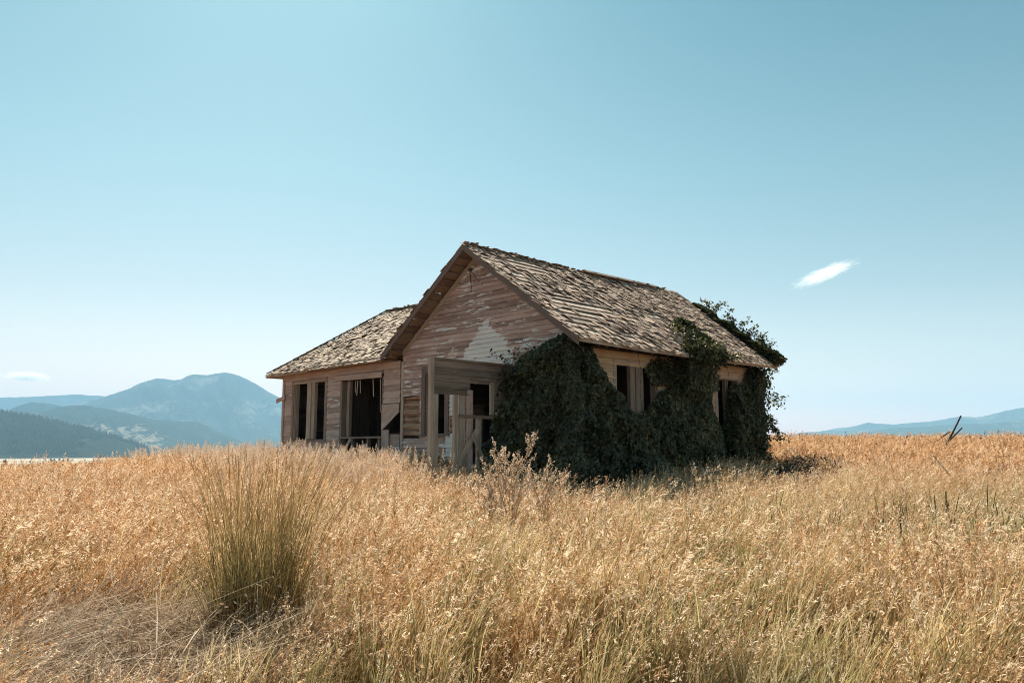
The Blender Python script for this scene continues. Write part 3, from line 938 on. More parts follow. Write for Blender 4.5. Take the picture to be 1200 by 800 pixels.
for y0 in (0,):
    mb.hexa([Vector((WXe - xx, yy, zz + sagz(WXe, 0))) for xx in (0.002, 0.032) for yy, zz in ((-WEO, WEZ-0.10), (WD+WEO, WEZ-0.10), (WD+WEO, WEZ+0.012), (-WEO, WEZ+0.012))], (WD+2*WEO, .11, .03), -0.3)
mb.build('fascia', W['pale'], wing_roof)
mb = MB()   # boarded soffit under the wing's eave
for i in range(3): mb.box((WXe + 0.02, -WEO + 0.01 + i*0.14, WEZ - 0.06), (1,0,0), (0,1,0), (0,0,1), -MW - EOL - WXe - 0.05, 0.136, 0.018)
mb.build('soffit', W['soffit'], wing_roof)

# ---- broken porch: only its right side still stands
PORCH = off_plane((-1.82, 0, 0), lambda u, w, h: Vector((w, u, h)))
porch = MB()
pwin = (-1.20, -0.70, 2.38, 3.11)
def pboards(mb, u0, u1, z0, z1, e):
    siding(mb, PORCH, u0, u1, z0, z1, [pwin], e, paint=lambda u, z: -0.07 + 0.08*mnoise.noise(Vector((u*3, z*3, 1))), prot=0.02, th=0.016)
pboards(porch, -2.28, 0.0, 3.05, 3.50, 0.155)
pboards(porch, -2.28, -1.28, 2.78, 3.05, 0.14)
pboards(porch, -0.62, 0.0, 2.48, 3.05, 0.14)
pw = porch.build('porch_wall', W['trim'], house)
mb = MB()
mb.wb(-1.87, -1.775, -2.385, -2.29, 0.4, 3.53, -0.22)
mbar(mb, PORCH, -2.27, -2.15, 0.4, 2.82, -0.06, 0.01, -0.25)
mbar(mb, PORCH, -1.71, -1.61, 0.5, 2.80, -0.06, 0.01)
mbar(mb, PORCH, -1.55, -1.40, 0.5, 2.80, -0.05, 0.0)
mbar(mb, PORCH, -1.06, -0.94, 0.5, 2.32, -0.05, 0.01)
mbar(mb, PORCH, -0.70, -0.59, 2.38, 3.10, 0.0, 0.04, -0.2)
mb.build_each('post', W['pale'], pw)
mb = MB()
mbar(mb, PORCH, -1.36, -1.20, 0.6, 2.90, -0.03, 0.02, -0.05)
mb.build('plank', W['siding'], pw)
mb = MB()
mbar(mb, PORCH, -1.60, -0.30, 2.29, 2.365, -0.05, 0.035)
mbar(mb, PORCH, -2.30, 0.0, 3.50, 3.545, -0.06, 0.05)
mbar(mb, PORCH, -1.25, -0.6, 3.112, 3.17, 0.0, 0.045)
mb.build_each('rail', W['trim'], pw)
mb = MB()
mb.bar((-1.95, -2.0, 0.7), (-1.70, -1.15, 2.05), 0.11, 0.025, paint=-0.2)
mb.bar((-1.75, -0.55, 0.7), (-1.62, -1.35, 1.95), 0.09, 0.025, paint=-0.3)
mb.bar((-2.25, -2.3, 1.15), (-1.70, -0.4, 1.32), 0.10, 0.025, paint=-0.1)
mb.build_each('loose_board', W['pale'], pw)
mb = MB()
for i in range(6): mb.wb(-3.3 + i*0.25, -3.3 + i*0.25 + 0.24, -1.9, -0.02, 0.58, 0.62)
mb.build('porch_floor', W['inner'], house)

# ------------------------------------------------------------------ climbing vines
rng = np.random.default_rng(11)
HM = Matrix.Rotation(-R(HA), 4, 'Z'); HMn = np.array(HM.to_3x3())
def h2w(p):  # house-local (z above world zero) -> world
    p = np.asarray(p, float)
    q = p @ HMn.T
    q[:, 0] += HX; q[:, 1] += HY
    return q
M_leaf = plant_mat('vine_leaves', [(0.0, (0.018, 0.020, 0.008)), (0.35, (0.052, 0.056, 0.020)), (0.6, (0.13, 0.125, 0.045)), (0.8, (0.30, 0.25, 0.11)), (1.0, (0.34, 0.17, 0.09))], transl=0.42, gloss=0.045)
M_vstem = wood('vine_stems', (0.06, 0.042, 0.032), (0.14, 0.10, 0.075))
def vnoise(P, s, seed):
    return np.array([mnoise.noise(Vector((p[0] * s + seed, p[1] * s, p[2] * s))) for p in P])
def leaf_mesh(P, N, size, tone):
    """P,N world arrays; each leaf a folded, pointed blade of 2 quads"""
    n = len(P)
    N = N + rng.normal(0, 0.45, (n, 3)); N /= np.linalg.norm(N, axis=1)[:, None]
    D = np.c_[rng.normal(0, 0.6, n), rng.normal(0, 0.6, n), -np.abs(rng.normal(0.7, 0.5, n))]
    D -= N * (D * N).sum(1)[:, None]; D /= np.linalg.norm(D, axis=1)[:, None] + 1e-9
    S = np.cross(D, N)
    s = size[:, None]
    a = P - D * s * 0.5; tip = P + D * s * 0.55 - N * s * 0.12
    mid = P + N * s * 0.06
    l = P + S * s * 0.42 - N * s * 0.06 - D * s * 0.08; r = P - S * s * 0.42 - N * s * 0.06 - D * s * 0.08
    v = np.stack([a, l, tip, r, mid], 1).reshape(-1, 3)
    b = np.arange(n)[:, None] * 5
    f = np.concatenate([b + np.array([[0, 4, 1]]), b + np.array([[1, 4, 2]]), b + np.array([[2, 4, 3]]), b + np.array([[3, 4, 0]])], 0)
    return mesh_np('foliage', v, f, {'tone': np.repeat(tone, 5)})

def wall_vine_points(axis, n, u0, u1, H, th, cover, base=0.25):
    """points on a wall: axis 's' (side wall, outwards +x) or 'g' (gable wall, outwards -y)"""
    out = []; nor = []
    tot = 0
    while tot < n:
        m = 6000
        u = rng.uniform(u0, u1, m); z = rng.uniform(base, 4.25, m)
        hu = np.interp(u, [h[0] for h in H], [h[1] for h in H])
        nz = vnoise(np.c_[u, z, np.zeros(m)], 1.6, 4.0) * 0.6 + vnoise(np.c_[u, z, np.zeros(m)], 4.5, 9.0) * 0.4
        top = hu + 0.16 * nz + rng.normal(0, 0.035, m)
        ok = (z < top) & (rng.random(m) < cover(u, z, nz))
        t = th(u, z) * (1 + 0.9 * nz) * np.clip((top - z) / 0.35, 0.15, 1) ** 0.6
        k = rng.random(m) ** 0.45
        w = 0.05 + t * k
        p = np.c_[w, u, z] if axis == 's' else np.c_[u, -w, z]
        nn = np.c_[np.ones(m), rng.normal(0, .3, m), 0.5 + np.zeros(m)] if axis == 's' else np.c_[rng.normal(0, .3, m), -np.ones(m), 0.5 + np.zeros(m)]
        out.append(p[ok]); nor.append(nn[ok]); tot += ok.sum()
    return np.concatenate(out)[:n], np.concatenate(nor)[:n]

def sprays(starts, dirs, k=26, step=0.05, sag=0.02, spread=0.05, lv=2):
    """leafy shoots: list of start points and directions -> leaf points and stem polylines"""
    P = []; N = []; lines = []
    for s, d in zip(starts, dirs):
        p = np.array(s, float); d = np.array(d, float); d /= np.linalg.norm(d); ln = [p.copy()]
        kk = int(k * rng.uniform(0.5, 1.2))
        for i in range(kk):
            d = d + rng.normal(0, 0.16, 3) + np.array([0, 0, -sag]); d /= np.linalg.norm(d)
            p = p + d * step; ln.append(p.copy())
            for _ in range(lv):
                P.append(p + rng.normal(0, spread, 3)); N.append([d[0] * .3, d[1] * .3, 1])
        lines.append(ln)
    return np.array(P), np.array(N), lines

def stems_mesh(lines, r=0.007):
    mb = MB()
    for ln in lines:
        for a, b in zip(ln[:-1:2], ln[2::2]):
            if (Vector(b) - Vector(a)).length > 1e-4: mb.bar(Vector(a), Vector(b), r, r, up=(0.3, 0.2, 1))
    return mb

def make_vine(label, P, N, lines, size=(0.055, 0.100), base_local=(0, 0)):
    W_ = h2w(P); NW = N @ HMn.T
    bx, by = h2w([[base_local[0], base_local[1], 0]])[0][:2]; bz = gz(bx, by)
    e = empty('climbing_vine', (bx, by, bz))
    tag(e, label, 'vine', 'vines climbing over the house')
    tone = np.clip(0.38 + 0.9 * vnoise(W_, 1.3, 2.0) * 0.5 + rng.normal(0, 0.24, len(W_)), 0, 1)
    me = leaf_mesh(W_ - np.array([bx, by, bz]), NW, rng.uniform(size[0], size[1], len(W_)), tone)
    link('foliage', me, M_leaf, e)
    L2 = [[tuple(q) for q in h2w(np.array(l))] for l in lines]
    mb = stems_mesh(L2)
    mb.build('stem', M_vstem, e, base=(bx, by, bz))
    return e

def trunks(axis, us, ztop, w=0.08):
    lines = []
    for u in us:
        p = np.array([u, 0.0, 0.2]); ln = []
        while p[2] < ztop:
            ln.append([w, p[0], p[2]] if axis == 's' else [p[0], -w, p[2]])
            p[2] += 0.09; p[0] += rng.normal(0, 0.025)
        lines.append(ln)
    return lines

# 1: the big mass round the front right corner
P1, N1 = wall_vine_points('s', 42000, 0.0, 1.75, [(0, 3.98), (0.45, 3.92), (0.62, 3.55), (1.0, 3.05), (1.35, 2.75), (1.75, 2.45)],
    lambda u, z: 0.42 + 0.35 * np.clip((2.6 - z) / 2, 0, 1), lambda u, z, n: np.ones_like(u))
P2, N2 = wall_vine_points('g', 36000, -1.95, 0.0, [(-1.95, 1.7), (-1.8, 2.6), (-1.65, 3.35), (-1.2, 3.72), (-0.85, 3.72), (-0.5, 4.0), (0, 4.05)],
    lambda u, z: 0.45 + 0.45 * np.clip((2.9 - z) / 2, 0, 1), lambda u, z, n: np.ones_like(u))
m = 19000                                     # the rounded corner itself
a = rng.uniform(0, math.pi / 2, m); z = rng.uniform(0.25, 3.95, m); rr = (0.3 + 0.55 * np.clip((3.6 - z) / 3, 0, 1)) * rng.random(m) ** 0.4
nz = vnoise(np.c_[a, z, z * 0], 2.0, 1.0); rr = rr * (1 + 0.5 * nz)
P3 = np.c_[rr * np.cos(a) * 1.0, -rr * np.sin(a), z]; N3 = np.c_[np.cos(a), -np.sin(a), 0.4 + 0 * a]
S, D = [], []
for i in range(46):
    u = rng.uniform(-1.9, 0.2); S.append([u, -rng.uniform(.2, .6), rng.uniform(2.2, 3.7)]); D.append([rng.normal(-.3, .6), -rng.uniform(.1, .6), rng.normal(0.2, .5)])
P4, N4, ln4 = sprays(S, D, k=9)
make_vine('dense dark green vine bulging round the front right corner beside the porch', np.concatenate([P1, P2, P3, P4]), np.concatenate([N1, N2, N3, N4]),
          ln4 + trunks('s', [0.4, 0.9], 3.0) + trunks('g', [-0.5, -1.2], 3.3), base_local=(0.15, -0.2))

# 2: under and right of the double window, with a tongue up on to the roof
P1, N1 = wall_vine_points('s', 46000, 1.7, 5.72, [(1.7, 2.5), (1.95, 2.40), (2.35, 2.42), (2.7, 2.62), (3.0, 2.9), (3.1, 3.0), (3.5, 2.98), (3.52, 3.5), (3.7, 3.85), (4.7, 3.95), (5.0, 3.7), (5.15, 3.1), (5.3, 2.5), (5.72, 2.1)],
    lambda u, z: (0.38 + 0.25 * np.clip((2.4 - z) / 2, 0, 1)) * np.clip((6.2 - u) / 1.9, 0.3, 1), lambda u, z, n: np.ones_like(u))
P1b, N1b = wall_vine_points('s', 900, 2.5, 3.5, [(2.5, 3.5), (2.75, 3.72), (3.5, 3.78)], lambda u, z: 0.12 + 0 * u, lambda u, z, n: (z > 3.42 - 0.3 * (u > 2.6)) * 1.0)
def roof_pts(n, poly, lift):
    from mathutils.geometry import intersect_point_line
    pts = []
    poly = np.array(poly); x0, y0 = poly.min(0) - .15; x1, y1 = poly.max(0) + .15
    def inside(px, py):
        c = False; j = len(poly) - 1
        for i in range(len(poly)):
            if (poly[i][1] > py) != (poly[j][1] > py) and px < (poly[j][0]-poly[i][0])*(py-poly[i][1])/(poly[j][1]-poly[i][1]) + poly[i][0]: c = not c
            j = i
        return c
    while len(pts) < n:
        u, t = rng.uniform(x0, x1), rng.uniform(y0, y1)
        q = mnoise.noise(Vector((u * 2.5, t * 2.5, 7)))
        if inside(u + 0.12 * q, t + 0.12 * mnoise.noise(Vector((u * 3, t * 3, 1)))) and mnoise.noise(Vector((u*5, t*5, 3))) > -0.25:
            h = lift * (0.6 + q) * rng.random() ** 0.6 + 0.03
            p = right.at(u + FO, t, max(0.02, h)); pts.append(tuple(p))
    return np.array(pts)
tong = roof_pts(6500, [(3.45, -0.15), (4.95, -0.15), (5.45, 0.5), (5.45, 1.2), (5.0, 1.75), (4.75, 1.6), (4.75, 1.15), (4.2, 0.75), (3.75, 0.35)], 0.26)
NT_ = np.tile(np.array([[0.6, 0, 0.9]]), (len(tong), 1))
m = 5200; u = rng.uniform(3.45, 4.9, m)                         # over the edge of the eave
ed = np.c_[EO + rng.uniform(-.25, .22, m), u, EZ - 0.02 + rng.normal(0.0, 0.11, m) + 0.06 * vnoise(np.c_[u, u, u], 3, 1)]
m2 = 6500; u2 = rng.uniform(3.5, 4.75, m2); cur = np.c_[EO + rng.uniform(-.45, .06, m2), u2, EZ - rng.random(m2) ** 1.4 * 0.9]
S, D = [], []
for i in range(26):
    u_ = rng.uniform(3.6, 5.4); S.append([EO + .05, u_, EZ]); D.append([.5, rng.normal(0, .5), rng.normal(0, .5)])
for i in range(16):
    u_ = rng.uniform(3.9, 5.5); p = right.at(u_ + FO, rng.uniform(.3, 1.5), .12); S.append(list(p)); D.append([-.5, rng.normal(-.3, .5), .6])
for i in range(14): S.append([.25, rng.uniform(3.0, 3.6), rng.uniform(3.2, 3.8)]); D.append([.3, -.8, rng.normal(-.2, .3)])
P4, N4, ln4 = sprays(S, D, k=8)
make_vine('dark vine on the wall right of the double window, reaching up on to the shingles', np.concatenate([P1, P1b, tong, ed, cur, P4]), np.concatenate([N1, N1b, NT_, np.tile([[.6, 0, .8]], (m, 1)), np.tile([[1, 0, .3]], (m2, 1)), N4]),
          ln4 + trunks('s', [2.2, 3.0, 4.2, 4.9], 3.8, 0.1), base_local=(0.3, 3.6))

# 3: the far end, spilling past the rear corner and up the rear edge of the roof
P1, N1 = wall_vine_points('s', 30000, 5.75, MD, [(5.75, 2.0), (5.95, 2.7), (6.1, 3.15), (6.3, 3.35), (6.6, 3.3), (6.9, 3.45), (7.15, 3.8), (MD, 3.98)],
    lambda u, z: 0.36 + 0.2 * np.clip((2.4 - z) / 2, 0, 1), lambda u, z, n: np.ones_like(u))
m = 36000
u = MD + rng.random(m) ** 0.8 * 0.85; z = rng.uniform(0.3, 4.05, m)
lim = MD + 0.50 + 0.22 * vnoise(np.c_[z, z, z], 1.3, 6) + 0.10 * vnoise(np.c_[z, z, z], 4, 2)
x = 0.35 - rng.random(m) * 3.4
k = (u < lim)
P2 = np.c_[x, u, z][k]; P2 = P2[rng.random(len(P2)) < 0.9]; N2 = np.tile([[.5, .6, .4]], (len(P2), 1))
# along the rear edge of the roof
q = []
for i in range(9000):
    t = rng.uniform(-0.1, 3.6); w_ = (0.07 + 0.17 * max(0, 1 - t / 3.6)) * (1 + 0.8 * mnoise.noise(Vector((t * 2.1, 0, 5))))
    a_ = 7.72 + 0.8 * t / sinm - 0.08 + rng.uniform(-0.16, 0.28) ; h = rng.random() ** .7 * w_ * 1.1
    q.append(tuple(right.at(a_ + FO, t, h)))
P3 = np.array(q); N3 = np.tile([[.5, .3, .9]], (len(P3), 1))
S, D = [], []
for i in range(30): S.append([rng.uniform(-.4, .4), MD + rng.uniform(.3, .55), rng.uniform(1.8, 4.1)]); D.append([rng.normal(.3, .3), rng.uniform(.2, .9), rng.normal(-.1, .5)])
for i in range(30):
    t = rng.uniform(.2, 3.4); S.append(list(right.at(7.9 + .8*t/sinm + FO, t, .15))); D.append([rng.normal(0, .4), .5, .6])
P4, N4, ln4 = sprays(S, D, k=9, sag=0.05, spread=0.045, lv=3)
make_vine('ragged vine hanging past the far end of the house and up the roof edge', np.concatenate([P1, P2, P3, P4]), np.concatenate([N1, N2, N3, N4]),
          ln4 + trunks('s', [6.3, 7.1], 3.8, 0.1), base_local=(0.3, 6.9))

# ------------------------------------------------------------------ grass templates
rg = np.random.default_rng(5)
def blades(n, rad, h, hj, lean, width, seg=4, droop=0.25, tone=(0, 1), lay=0.0, taper=0.25, bend=(0, 0)):
    """n ribbons rooted in a disc; returns v,f,attrs and tip info"""
    a = rg.uniform(0, 2*math.pi, n); r = rad * np.sqrt(rg.random(n))
    base = np.c_[r*np.cos(a), r*np.sin(a), np.full(n, -0.03)]
    H = h * (1 + hj * rg.uniform(-1, 1, n))
    da = rg.uniform(0, 2*math.pi, n); ln = lean * rg.uniform(0.2, 1.3, n)
    dirx = np.cos(da) * ln + base[:, 0] / max(rad, 1e-3) * lean * 0.5 + bend[0]; diry = np.sin(da) * ln + base[:, 1] / max(rad, 1e-3) * lean * 0.5 + bend[1]
    wa = rg.uniform(0, 2*math.pi, n); W_ = width * rg.uniform(0.6, 1.3, n)
    side = np.c_[np.cos(wa), np.sin(wa), np.zeros(n)]
    dr = droop * rg.uniform(0.1, 1.5, n)
    v = np.zeros((n, seg+1, 2, 3))
    ctr = np.zeros((n, seg+1, 3))
    for k in range(seg+1):
        t = k/seg
        c = base.copy()
        q = t + dr * t**2.5
        c[:, 0] += dirx * H * q * (0.35 + 0.65*t); c[:, 1] += diry * H * q * (0.35 + 0.65*t)
        c[:, 2] += H * (t - 0.28*dr*t**3 - 0.3 * lay * t**2)
        ctr[:, k] = c
        w = W_ * (1 - (1-taper)*t**1.5)
        v[:, k, 0] = c - side*w[:, None]/2; v[:, k, 1] = c + side*w[:, None]/2
    idx = np.arange(n*(seg+1)*2).reshape(n, seg+1, 2)
    f = np.stack([idx[:, :-1, 0], idx[:, :-1, 1], idx[:, 1:, 1], idx[:, 1:, 0]], -1).reshape(-1, 4)
    tn = rg.uniform(tone[0], tone[1], n)
    at = {'tone': np.repeat(tn, (seg+1)*2), 'head': np.zeros(n*(seg+1)*2), 'hh': np.tile(np.repeat(np.linspace(0, 1, seg+1), 2), n)}
    return [v.reshape(-1, 3), f, at], ctr, tn

def heads(ctr, tn, n_per, length, size, spread, droop=0.5, elong=2.2, frac=1.0):
    """little spikelet blades round the upper stems"""
    n, S, _ = ctr.shape
    sel = rg.random(n) < frac
    ctr = ctr[sel]; tn = tn[sel]; n = len(ctr)
    tip = ctr[:, -1]; d = ctr[:, -1] - ctr[:, -2]; d /= np.linalg.norm(d, axis=1)[:, None] + 1e-9
    k = np.repeat(np.arange(n), n_per); m = len(k)
    s = rg.random(m)
    prof = np.sin(np.pi * np.clip(s*0.9+0.08, 0, 1))
    p = tip[k] - d[k] * ((1-s)*length)[:, None] + rg.normal(0, 1, (m, 3)) * (spread*prof)[:, None]
    p[:, 2] -= droop * np.abs(rg.normal(0, spread, m)) * prof
    dr = d[k] * 1.0 + rg.normal(0, 0.38, (m, 3)) + np.array([0, 0, -droop*0.6]); dr /= np.linalg.norm(dr, axis=1)[:, None]
    sd = np.cross(dr, rg.normal(0, 1, (m, 3))); sd /= np.linalg.norm(sd, axis=1)[:, None] + 1e-9
    z = size * rg.uniform(0.6, 1.4, m)
    a = p - dr*(z*elong/2)[:, None]; c = p + dr*(z*elong/2)[:, None]
    b = p + sd*(z/2)[:, None]; e = p - sd*(z/2)[:, None]
    v = np.stack([a, b, c, e], 1).reshape(-1, 3)
    f = np.arange(m*4).reshape(m, 4)
    t2 = np.clip(rg.random(n)[k] + rg.normal(0, .07, m), 0, 1)
    return [v, f, {'tone': np.repeat(t2, 4), 'head': np.ones(m*4), 'hh': np.ones(m*4)}]

def join(parts):
    V = []; F = []; A = {'tone': [], 'head': [], 'hh': []}; o = 0
    for v, f, at in parts:
        V.append(v); F.append(f + o); o += len(v)
        for k in A: A[k].append(at[k])
    return np.concatenate(V), np.concatenate(F), {k: np.concatenate(x) for k, x in A.items()}

def tmpl(name, parts, mat):
    v, f, at = join(parts)
    me = mesh_np(name, v, f, at)
    me.materials.append(mat)
    return bpy.data.objects.new(name, me)

# colour over the field: orange-gold at the left, blonde in the middle, greenish straw at the right front
def field_tint(g, oi, c):
    loc = oi.outputs['Location']
    sep = g.n('ShaderNodeSeparateXYZ'); g.l(loc, sep.inputs[0])
    nb = g.noise(loc, 0.16, 4, 0.6); ns = g.noise(loc, 0.8, 3)
    left = g.math('MULTIPLY_ADD', sep.outputs[0], -0.045, g.math('MULTIPLY_ADD', nb, 1.1, -0.35), clamp=True)
    c1 = g.mix(left, (1.0, 1.0, 1.0), (1.12, 0.84, 0.56))
    c2 = g.ramp(ns, [(0.30, (0.52, 0.48, 0.40)), (0.46, (0.92, 0.90, 0.86)), (0.58, (1.06, 1.02, 0.98)), (0.72, (1.18, 1.08, 0.98))])
    return g.mix(1.0, g.mix(1.0, c, c1, 'MULTIPLY'), c2, 'MULTIPLY')

def leafy_tint(g, oi, c):
    loc = oi.outputs['Location']
    n1 = g.noise(loc, 0.45, 4, 0.6); n2_ = g.noise(loc, 1.3, 3)
    a = g.ramp(n1, [(0.36, (0.62, 0.70, 0.52)), (0.50, (0.98, 0.99, 0.92)), (0.66, (1.15, 1.03, 0.90))])
    b = g.ramp(n2_, [(0.32, (0.45, 0.40, 0.34)), (0.48, (0.95, 0.94, 0.92)), (0.70, (1.2, 1.15, 1.08))])
    return g.mix(1.0, g.mix(1.0, c, a, 'MULTIPLY'), b, 'MULTIPLY')
HB = [(0.0, (0.34, 0.22, 0.16)), (0.4, (0.78, 0.68, 0.60)), (0.75, (1, 1, 1))]  # brownish-red stem bases, darkened further to paint shade into the gaps
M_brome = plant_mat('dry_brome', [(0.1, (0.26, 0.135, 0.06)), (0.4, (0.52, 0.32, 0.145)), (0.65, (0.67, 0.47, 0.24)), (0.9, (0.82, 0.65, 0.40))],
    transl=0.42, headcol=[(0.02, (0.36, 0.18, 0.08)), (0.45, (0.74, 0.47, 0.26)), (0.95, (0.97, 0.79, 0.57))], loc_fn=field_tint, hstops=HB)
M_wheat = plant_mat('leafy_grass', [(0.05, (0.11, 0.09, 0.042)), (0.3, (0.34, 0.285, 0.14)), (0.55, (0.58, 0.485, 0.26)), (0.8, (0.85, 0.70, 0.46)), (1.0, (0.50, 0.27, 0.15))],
    transl=0.42, headcol=[(0.1, (0.50, 0.32, 0.19)), (0.9, (0.90, 0.74, 0.57))], loc_fn=leafy_tint, hstops=[(0.0, (0.34, 0.22, 0.16)), (0.35, (0.78, 0.72, 0.64)), (0.75, (1, 1, 1))])  # blade bases: reddish brown, with the shade between tufts painted in
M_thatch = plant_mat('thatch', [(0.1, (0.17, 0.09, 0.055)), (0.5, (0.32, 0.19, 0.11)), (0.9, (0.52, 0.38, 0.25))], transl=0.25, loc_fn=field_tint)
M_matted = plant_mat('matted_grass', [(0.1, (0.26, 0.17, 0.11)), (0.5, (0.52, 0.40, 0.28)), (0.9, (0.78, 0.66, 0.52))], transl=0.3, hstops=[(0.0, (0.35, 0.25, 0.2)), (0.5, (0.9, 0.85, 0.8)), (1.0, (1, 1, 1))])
M_plume = plant_mat('plume_grass', [(0.1, (0.34, 0.24, 0.14)), (0.9, (0.55, 0.43, 0.28))], transl=0.45,
    headcol=[(0.1, (0.55, 0.40, 0.28)), (0.9, (0.82, 0.68, 0.54))])
M_forb = plant_mat('green_forb', [(0.1, (0.03, 0.036, 0.015)), (0.5, (0.075, 0.08, 0.032)), (0.9, (0.18, 0.16, 0.07))], transl=0.4)

def brome(n, h, w=0.0044, np_=17, hs=0.0078):
    b, c, t = blades(n, 0.16, h, 0.30, 0.24, w, 4, 0.6, bend=(0.16, 0.0))
    l, _, _ = blades(int(n*0.8), 0.18, h*0.6, 0.4, 0.42, w*2.0, 3, 0.8, bend=(0.1, 0))
    return [b, l, heads(c, t, np_, 0.15, hs, 0.010, 0.7, 3.4, frac=0.75)]
def wheat(n, h, w=0.0150, frac=0.25):
    b, c, t = blades(n, 0.10, h, 0.40, 0.20, w, 5, 0.40, taper=0.10, bend=(0.20, 0))
    s, c2, t2 = blades(int(n*0.22), 0.15, h*1.12, 0.2, 0.12, 0.004, 4, 0.25, tone=(0.5, 0.9), bend=(0.15, 0))
    return [b, s, heads(c2, t2, 11, 0.11, 0.007, 0.007, 0.3, 2.6)]
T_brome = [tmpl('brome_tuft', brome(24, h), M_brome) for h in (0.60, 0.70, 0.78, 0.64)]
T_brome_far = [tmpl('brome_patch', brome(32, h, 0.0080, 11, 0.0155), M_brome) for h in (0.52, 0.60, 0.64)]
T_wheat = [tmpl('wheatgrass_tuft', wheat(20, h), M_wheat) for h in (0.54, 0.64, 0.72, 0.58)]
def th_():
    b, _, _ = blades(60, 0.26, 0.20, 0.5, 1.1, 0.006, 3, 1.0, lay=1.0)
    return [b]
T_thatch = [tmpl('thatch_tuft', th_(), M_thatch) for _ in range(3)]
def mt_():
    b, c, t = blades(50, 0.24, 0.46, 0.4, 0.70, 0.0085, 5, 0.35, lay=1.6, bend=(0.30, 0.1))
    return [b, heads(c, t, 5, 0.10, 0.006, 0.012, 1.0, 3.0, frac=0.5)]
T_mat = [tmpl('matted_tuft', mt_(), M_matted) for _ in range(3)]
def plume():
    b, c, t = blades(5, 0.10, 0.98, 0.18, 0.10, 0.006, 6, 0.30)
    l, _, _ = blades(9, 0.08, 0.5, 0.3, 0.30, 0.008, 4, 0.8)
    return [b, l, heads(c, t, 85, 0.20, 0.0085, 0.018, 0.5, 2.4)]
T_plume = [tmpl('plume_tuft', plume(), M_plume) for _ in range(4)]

def scatter(name, label, cat, xy, scl, templates, seed, tilt=0.06, mat_dep=None, sink=0.0, rot=None):
    r2 = np.random.default_rng(seed)
    n = len(xy)
    z = ground(xy[:, 0], xy[:, 1]) - sink
    me = bpy.data.meshes.new(name)
    me.vertices.add(n)
    me.vertices.foreach_set('co', np.c_[xy, z].astype(np.float32).ravel())
    rz = r2.normal(0, 0.8, n) if rot is None else rot
    eul = np.c_[r2.normal(0, tilt, n), r2.normal(0, tilt, n), rz]
    a = me.attributes.new('rot', 'FLOAT_VECTOR', 'POINT'); a.data.foreach_set('vector', eul.astype(np.float32).ravel())
    a = me.attributes.new('scl', 'FLOAT', 'POINT'); a.data.foreach_set('value', scl.astype(np.float32))
    a = me.attributes.new('pick', 'INT', 'POINT'); a.data.foreach_set('value', r2.integers(0, len(templates), n).astype(np.int32))
    me.update()
    c = bpy.data.collections.new(name + '_tufts')
    for t in templates: c.objects.link(t)
    ng = bpy.data.node_groups.new(name, 'GeometryNodeTree')
    ng.interface.new_socket('Geometry', in_out='INPUT', socket_type='NodeSocketGeometry')
    ng.interface.new_socket('Geometry', in_out='OUTPUT', socket_type='NodeSocketGeometry')
    gi = ng.nodes.new('NodeGroupInput'); go = ng.nodes.new('NodeGroupOutput')
    ci = ng.nodes.new('GeometryNodeCollectionInfo'); ci.inputs['Collection'].default_value = c
    ci.inputs['Separate Children'].default_value = True; ci.inputs['Reset Children'].default_value = True
    ip = ng.nodes.new('GeometryNodeInstanceOnPoints'); ip.inputs['Pick Instance'].default_value = True
    def na(nm, ty):
        nd = ng.nodes.new('GeometryNodeInputNamedAttribute'); nd.data_type = ty; nd.inputs['Name'].default_value = nm
        return nd.outputs['Attribute']
    ng.links.new(gi.outputs[0], ip.inputs['Points']); ng.links.new(ci.outputs[0], ip.inputs['Instance'])
    ng.links.new(na('pick', 'INT'), ip.inputs['Instance Index'])
    e2r = ng.nodes.new('FunctionNodeEulerToRotation')
    ng.links.new(na('rot', 'FLOAT_VECTOR'), e2r.inputs[0]); ng.links.new(e2r.outputs[0], ip.inputs['Rotation'])
    ng.links.new(na('scl', 'FLOAT'), ip.inputs['Scale'])
    ng.links.new(ip.outputs[0], go.inputs[0])
    o = link(name, me)
    md = o.modifiers.new('scatter', 'NODES'); md.node_group = ng
    tag(o, label, cat, kind='stuff')
    return o

# ---- where things may grow
def house_local(x, y):
    dx, dy = x - HX, y - HY
    ca, sa = math.cos(R(HA)), math.sin(R(HA))
    return dx * ca - dy * sa, dx * sa + dy * ca
def free(x, y):
    lx, ly = house_local(x, y)
    main = (lx > -MW - 0.25) & (lx < 0.25) & (ly > -0.2) & (ly < MD + 0.3)
    wing = (lx > WX - 0.2) & (lx < -5.9) & (ly > -0.25) & (ly < WD + 0.25)
    por = (lx > -3.6) & (lx < -1.7) & (ly > -2.3) & (ly < 0)
    return ~(main | wing | por)
BX, BY = -2.10, 6.8           # the big bunchgrass clump
def hollow(x, y):              # trampled, matted patch at the lower left
    return np.exp(-(((x + 3.15) / 1.25) ** 2 + ((y - 6.0) / 1.5) ** 2))
def wedge(n, r0, r1, seed, half=44):
    r2 = np.random.default_rng(seed)
    r = np.sqrt(r2.uniform(r0**2, r1**2, n)); a = R(half) * r2.uniform(-1, 1, n)
    x, y = r*np.sin(a), r*np.cos(a)
    k = free(x, y)
    return x[k], y[k], r2
def n2(x, y, s, seed): return np.array([mnoise.noise(Vector((a*s+seed, b*s, 0.3))) for a, b in zip(x, y)])

